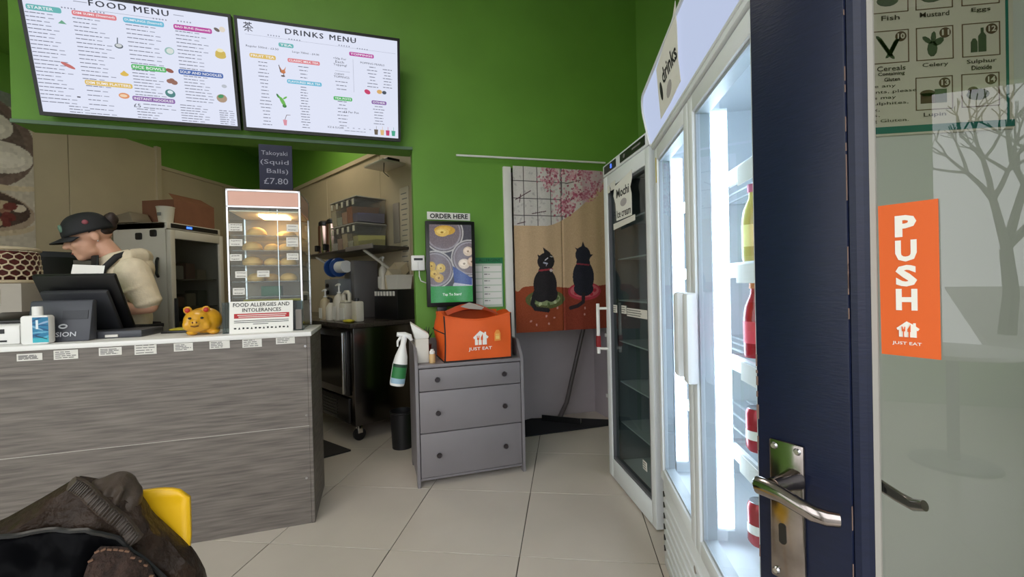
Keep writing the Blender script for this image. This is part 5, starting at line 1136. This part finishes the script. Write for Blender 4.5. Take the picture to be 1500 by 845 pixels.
cp2 = [(float(np.interp(s, range(5), [p[0] for p in cp])), float(np.interp(s, range(5), [p[1] for p in cp]))) for s in np.linspace(0, 4, 30)]
b = B(); b.tube([(x, yfront(x, z)-.006, z) for x, z in cp2], .013, 8, .6); b.done('collar_band', LEG, j, smooth=True)
b = B()
for x, z in cp2[1:-1]: b.boxc((x, yfront(x, z)-.013, z), (.0028, .008, .020), Matrix.Rotation(R(40), 3, 'Y'))
b.done('collar_ribs', M('rib_leather', (58, 50, 44), .5), j, bevel=.001, seg=1)
b = B(); b.ell((.056, .012, .792), (.040, .040, .056), m=Matrix.Rotation(.3, 3, 'Y')); b.ell((.078, .0, .770), (.020, .030, .052), m=Matrix.Rotation(.35, 3, 'Y')); b.ell((.036, .005, .805), (.022, .028, .038)); b.ell((.064, -.024, .800), (.006, .016, .032), m=Matrix.Rotation(.5, 3, 'Y')); b.ell((.046, -.020, .806), (.006, .016, .028), m=Matrix.Rotation(.3, 3, 'Y'))
fuse(b, 'collar', LEG, j, .006, 3)

# ------------------------------------------------------------------ worker behind the counter
SKIN = M('skin', (206, 158, 132), .5); HAIR = M('brown_hair', (48, 34, 28), .6, nz=.3, ns=40, stretch=(1, 1, 4)); HOOD = M('cream_hoodie', (214, 200, 174), .85, nz=.06, ns=30, bump=.25, bs=90); APR = M('black_apron', (20, 20, 24), .7, bump=.1, bs=80); CAPM = M('black_cap', (20, 20, 24), .7, bump=.1, bs=120)
p = camroot('person', 158, 2.5, 0, 'person in cream hoodie, black apron and black cap looking down', 'person', R(43))
HC = Vector((-.068, 0, 1.526)); HM = Matrix.Rotation(R(-20), 3, 'Y')
def H(x, y, z): return HC + HM @ Vector((x, y, z))
b = B()
b.ell(H(.012, 0, .03), (.098, .076, .092), m=HM); b.ell(H(-.034, 0, -.042), (.060, .058, .078), m=HM); b.ell(H(-.066, 0, -.100), (.028, .030, .022), m=HM); b.ell(H(-.02, 0, -.08), (.055, .052, .035), m=HM)
b.caps(H(-.088, 0, .012), H(-.112, 0, -.028), .010, .014); b.ell(H(-.108, 0, -.034), (.013, .017, .010), m=HM)
b.ell(H(-.088, 0, -.064), (.014, .024, .008), m=HM); b.ell(H(-.085, 0, -.078), (.013, .021, .008), m=HM); b.ell(H(-.078, 0, .022), (.018, .052, .012), m=HM)
for s in (-1, 1): b.ell(H(.020, s*.076, -.012), (.020, .010, .032), m=HM); b.ell(H(-.06, s*.034, -.03), (.03, .024, .03), m=HM)
b.caps(H(.035, 0, -.06), (.055, 0, 1.37), .050, .058)
b.ell((.10, 0, 1.25), (.10, .165, .14)); b.ell((.10, 0, 1.05), (.095, .145, .16)); b.ell((.11, 0, .90), (.11, .165, .13))
ARM = {}
for s in (-1, 1):
    sh = Vector((.105, s*.175, 1.32)); el = Vector((.168, s*.225, 1.13)); wr = Vector((-.060, s*.175, 1.10)) if s < 0 else Vector((-.07, s*.12, 1.10))
    ARM[s] = (sh, el, wr); b.caps(sh, el, .052, .042); b.caps(el, wr, .043, .029)
    d = (wr-el).normalized(); pm = wr + d*.05; sd = Vector((0, 0, 1)); n_ = d.cross(sd).normalized()
    b.ell(pm, (.048, .018, .038), m=Matrix((d, n_, sd)).transposed())
    for k in range(4):
        a0 = pm + d*.035 + sd*(.026-.0175*k); L_ = (.036, .042, .040, .030)[k]; a1 = a0 + d*L_*.6 + n_*s*.006; a2 = a1 + (d*.5 + n_*s*.7 - sd*.3).normalized()*L_*.7
        b.caps(a0, a1, .0088, .0082, 10); b.caps(a1, a2, .0082, .0072, 10)
    a0 = wr + d*.025 + sd*.03; b.caps(a0, a0+d*.025+sd*.02+n_*s*.008, .011, .010, 10); b.caps(a0+d*.025+sd*.02+n_*s*.008, a0+d*.050+sd*.022+n_*s*.014, .010, .008, 10)
    b.caps((.11, s*.09, .90), (.12, s*.10, .50), .082, .056); b.caps((.12, s*.10, .50), (.145, s*.10, .09), .055, .036); b.caps((.155, s*.10, .045), (-.01, s*.105, .032), .040, .030)
fuse(b, 'body', SKIN, p, .007, 3)
b = B()
b.ell((.075, 0, 1.235), (.125, .190, .150)); b.ell((.080, 0, 1.06), (.118, .175, .19)); b.ell((.095, 0, .93), (.120, .185, .12)); b.ell((.095, 0, 1.335), (.090, .165, .060))
for s in (-1, 1):
    sh, el, wr = ARM[s]; b.caps(sh, sh.lerp(el, .80), .083, .070)
    for k, f in enumerate((.25, .45, .65)): c_ = sh.lerp(el, f); b.ell(c_ + Vector((.01*(-1)**k, 0, 0)), (.085-.005*k, .085-.004*k, .020), m=Matrix.Rotation(.4*(-1)**k, 3, 'Y'))
    q_ = sh.lerp(el, .90); b.ell(q_, (.072, .070, .030), m=Matrix.Rotation(-.35, 3, 'Y'))
b.tube([(-.045, -.05, 1.365), (.025, -.095, 1.402), (.09, -.095, 1.412), (.145, -.05, 1.418), (.158, 0, 1.416), (.145, .05, 1.418), (.09, .095, 1.412), (.025, .095, 1.402), (-.045, .05, 1.365)], [.026, .032, .042, .05, .052, .05, .042, .032, .026], 12); b.ell((.165, 0, 1.345), (.050, .10, .070)); b.ell((.02, 0, 1.33), (.085, .13, .075))
fuse(b, 'hoodie', HOOD, p, .008, 3)
def apr(a, q):
    z = .55 + .865*q; wd = 1.15 if q < .62 else 1.15-.62*min(1, (q-.62)/.25); an = math.pi + (2*a-1)*wd*1.25; rx = .142 - .012*q; ry = .205-.010*q
    return (.068 + rx*math.cos(an), ry*math.sin(an), z)
solid(B().grid(apr, 26, 20).done('apron', APR, p, smooth=True), .006)
for s in (-1, 1):
    b = B(); b.tube([(-.035, s*.125, 1.27), (-.015, s*.135, 1.34), (.040, s*.130, 1.408), (.10, s*.11, 1.438), (.17, s*.04, 1.43)], .016, 8, .35); b.done('apron_strap', APR, p, smooth=True); b = B(); b.tube([(.08, s*.222, 1.02), (.16, s*.205, 1.015), (.238, s*.08, 1.01)], .012, 6, .4)
    b.done('apron_tie', APR, p, smooth=True)
# cap
def crown(a, q):
    th = 2*math.pi*a; ph = math.pi/2*q; r_ = math.cos(ph)**.75; return H(.006 + .112*r_*math.cos(th), .090*r_*math.sin(th), .018 + .112*math.sin(ph))
cp_ = solid(B().grid(crown, 32, 12).done('cap', CAPM, p, smooth=True), .006)
def brim(a, q):
    th = math.pi + (2*a-1)*1.15; r0 = .105; x = .006 + r0*math.cos(th) - .066*q*math.cos((2*a-1)*.9); return H(x, .088*math.sin(th)*(1-.12*q), .022 - .016*q - .020*(2*a-1)**2)
solid(B().grid(brim, 20, 6).done('brim', CAPM, cp_, smooth=True), .005)
B().ell(H(-.092, -.02, .065), (.012, .022, .026), m=HM).done('front_patch', M('patch_green', (92, 120, 104), .7), cp_, smooth=True); B().ell(H(.010, -.083, .070), (.014, .010, .014), m=HM).done('side_pin', M('pin_pink', (140, 70, 80), .6), cp_, smooth=True)
b = B(); b.ell(H(.058, 0, .012), (.050, .068, .038), m=HM); b.ell(H(.018, -.070, .018), (.022, .010, .014), m=HM); b.ell(H(.018, .070, .018), (.022, .010, .014), m=HM); b.ell(H(.122, 0, .068), (.034, .036, .036), m=HM); b.ell(H(.130, -.015, .085), (.020, .022, .020), m=HM); b.ell(H(.10, 0, .03), (.035, .03, .03), m=HM)
fuse(b, 'hair', HAIR, p, .007, 2)
B().ell(H(.095, 0, .042), (.014, .030, .030), m=HM).done('hair_tie', BLACK, p, smooth=True)
for s in (-1, 1):
    B().ell(H(-.078, s*.034, -.006), (.012, .014, .006), m=HM).done('eye', M('eye_dark', (50, 36, 32), .3), p, smooth=True)
    B().ell(H(.022, s*.086, -.040), (.004, .004, .004)).done('earring', STEEL, p, smooth=True)
b = B(); b.ell(H(-.099, 0, -.070), (.006, .021, .004), m=HM); b.done('lips', M('lip', (164, 96, 88), .5), p, smooth=True)

# ------------------------------------------------------------------ street side (seen in the door glass)
BARK = M('bark', (58, 52, 48), .9, nz=.2)
def tree(x, y, lab, h, seed):
    rnd = random.Random(seed); r = empty('bare_tree', (x, y, -.02), seed, lab, 'tree', 'bare trees in the street'); b = B()
    def grow(p0, d, L, rad, n):
        p1 = p0 + d*L; b.tube([p0, (p0+p1)/2 + Vector((rnd.gauss(0, .04*L), rnd.gauss(0, .04*L), 0)), p1], [rad, rad*.85, rad*.7], 5)
        if n == 0: return
        for k in range(3):
            dd = (d + Vector((rnd.gauss(0, .5), rnd.gauss(0, .5), rnd.gauss(.1, .3)))).normalized(); grow(p1, dd, L*rnd.uniform(.6, .8), rad*.6, n-1)
    grow(Vector((0, 0, 0)), Vector((0, 0, 1)), h, .14, 5); b.done('branches', BARK, r)
tree(-10.5, -5.6, 'bare winter tree reflected in the door glass', 1.7, 3)
t = empty('bistro_table', (-2.6, -.95, 0.001), 0, 'white round table by the shop window, seen only as a reflection', 'table')
B().lathe([(.001, .70), (.34, .70), (.35, .71), (.35, .725), (.34, .73), (.001, .73)], n=40).done('table_top', WHITE, t, smooth=True); B().cyl((0, 0, .02), (0, 0, .70), .03, n=14).done('column', BLACK, t, smooth=True); B().lathe([(.001, 0), (.22, 0), (.21, .015), (.03, .03), (.001, .03)], n=28).done('foot', BLACK, t, smooth=True)
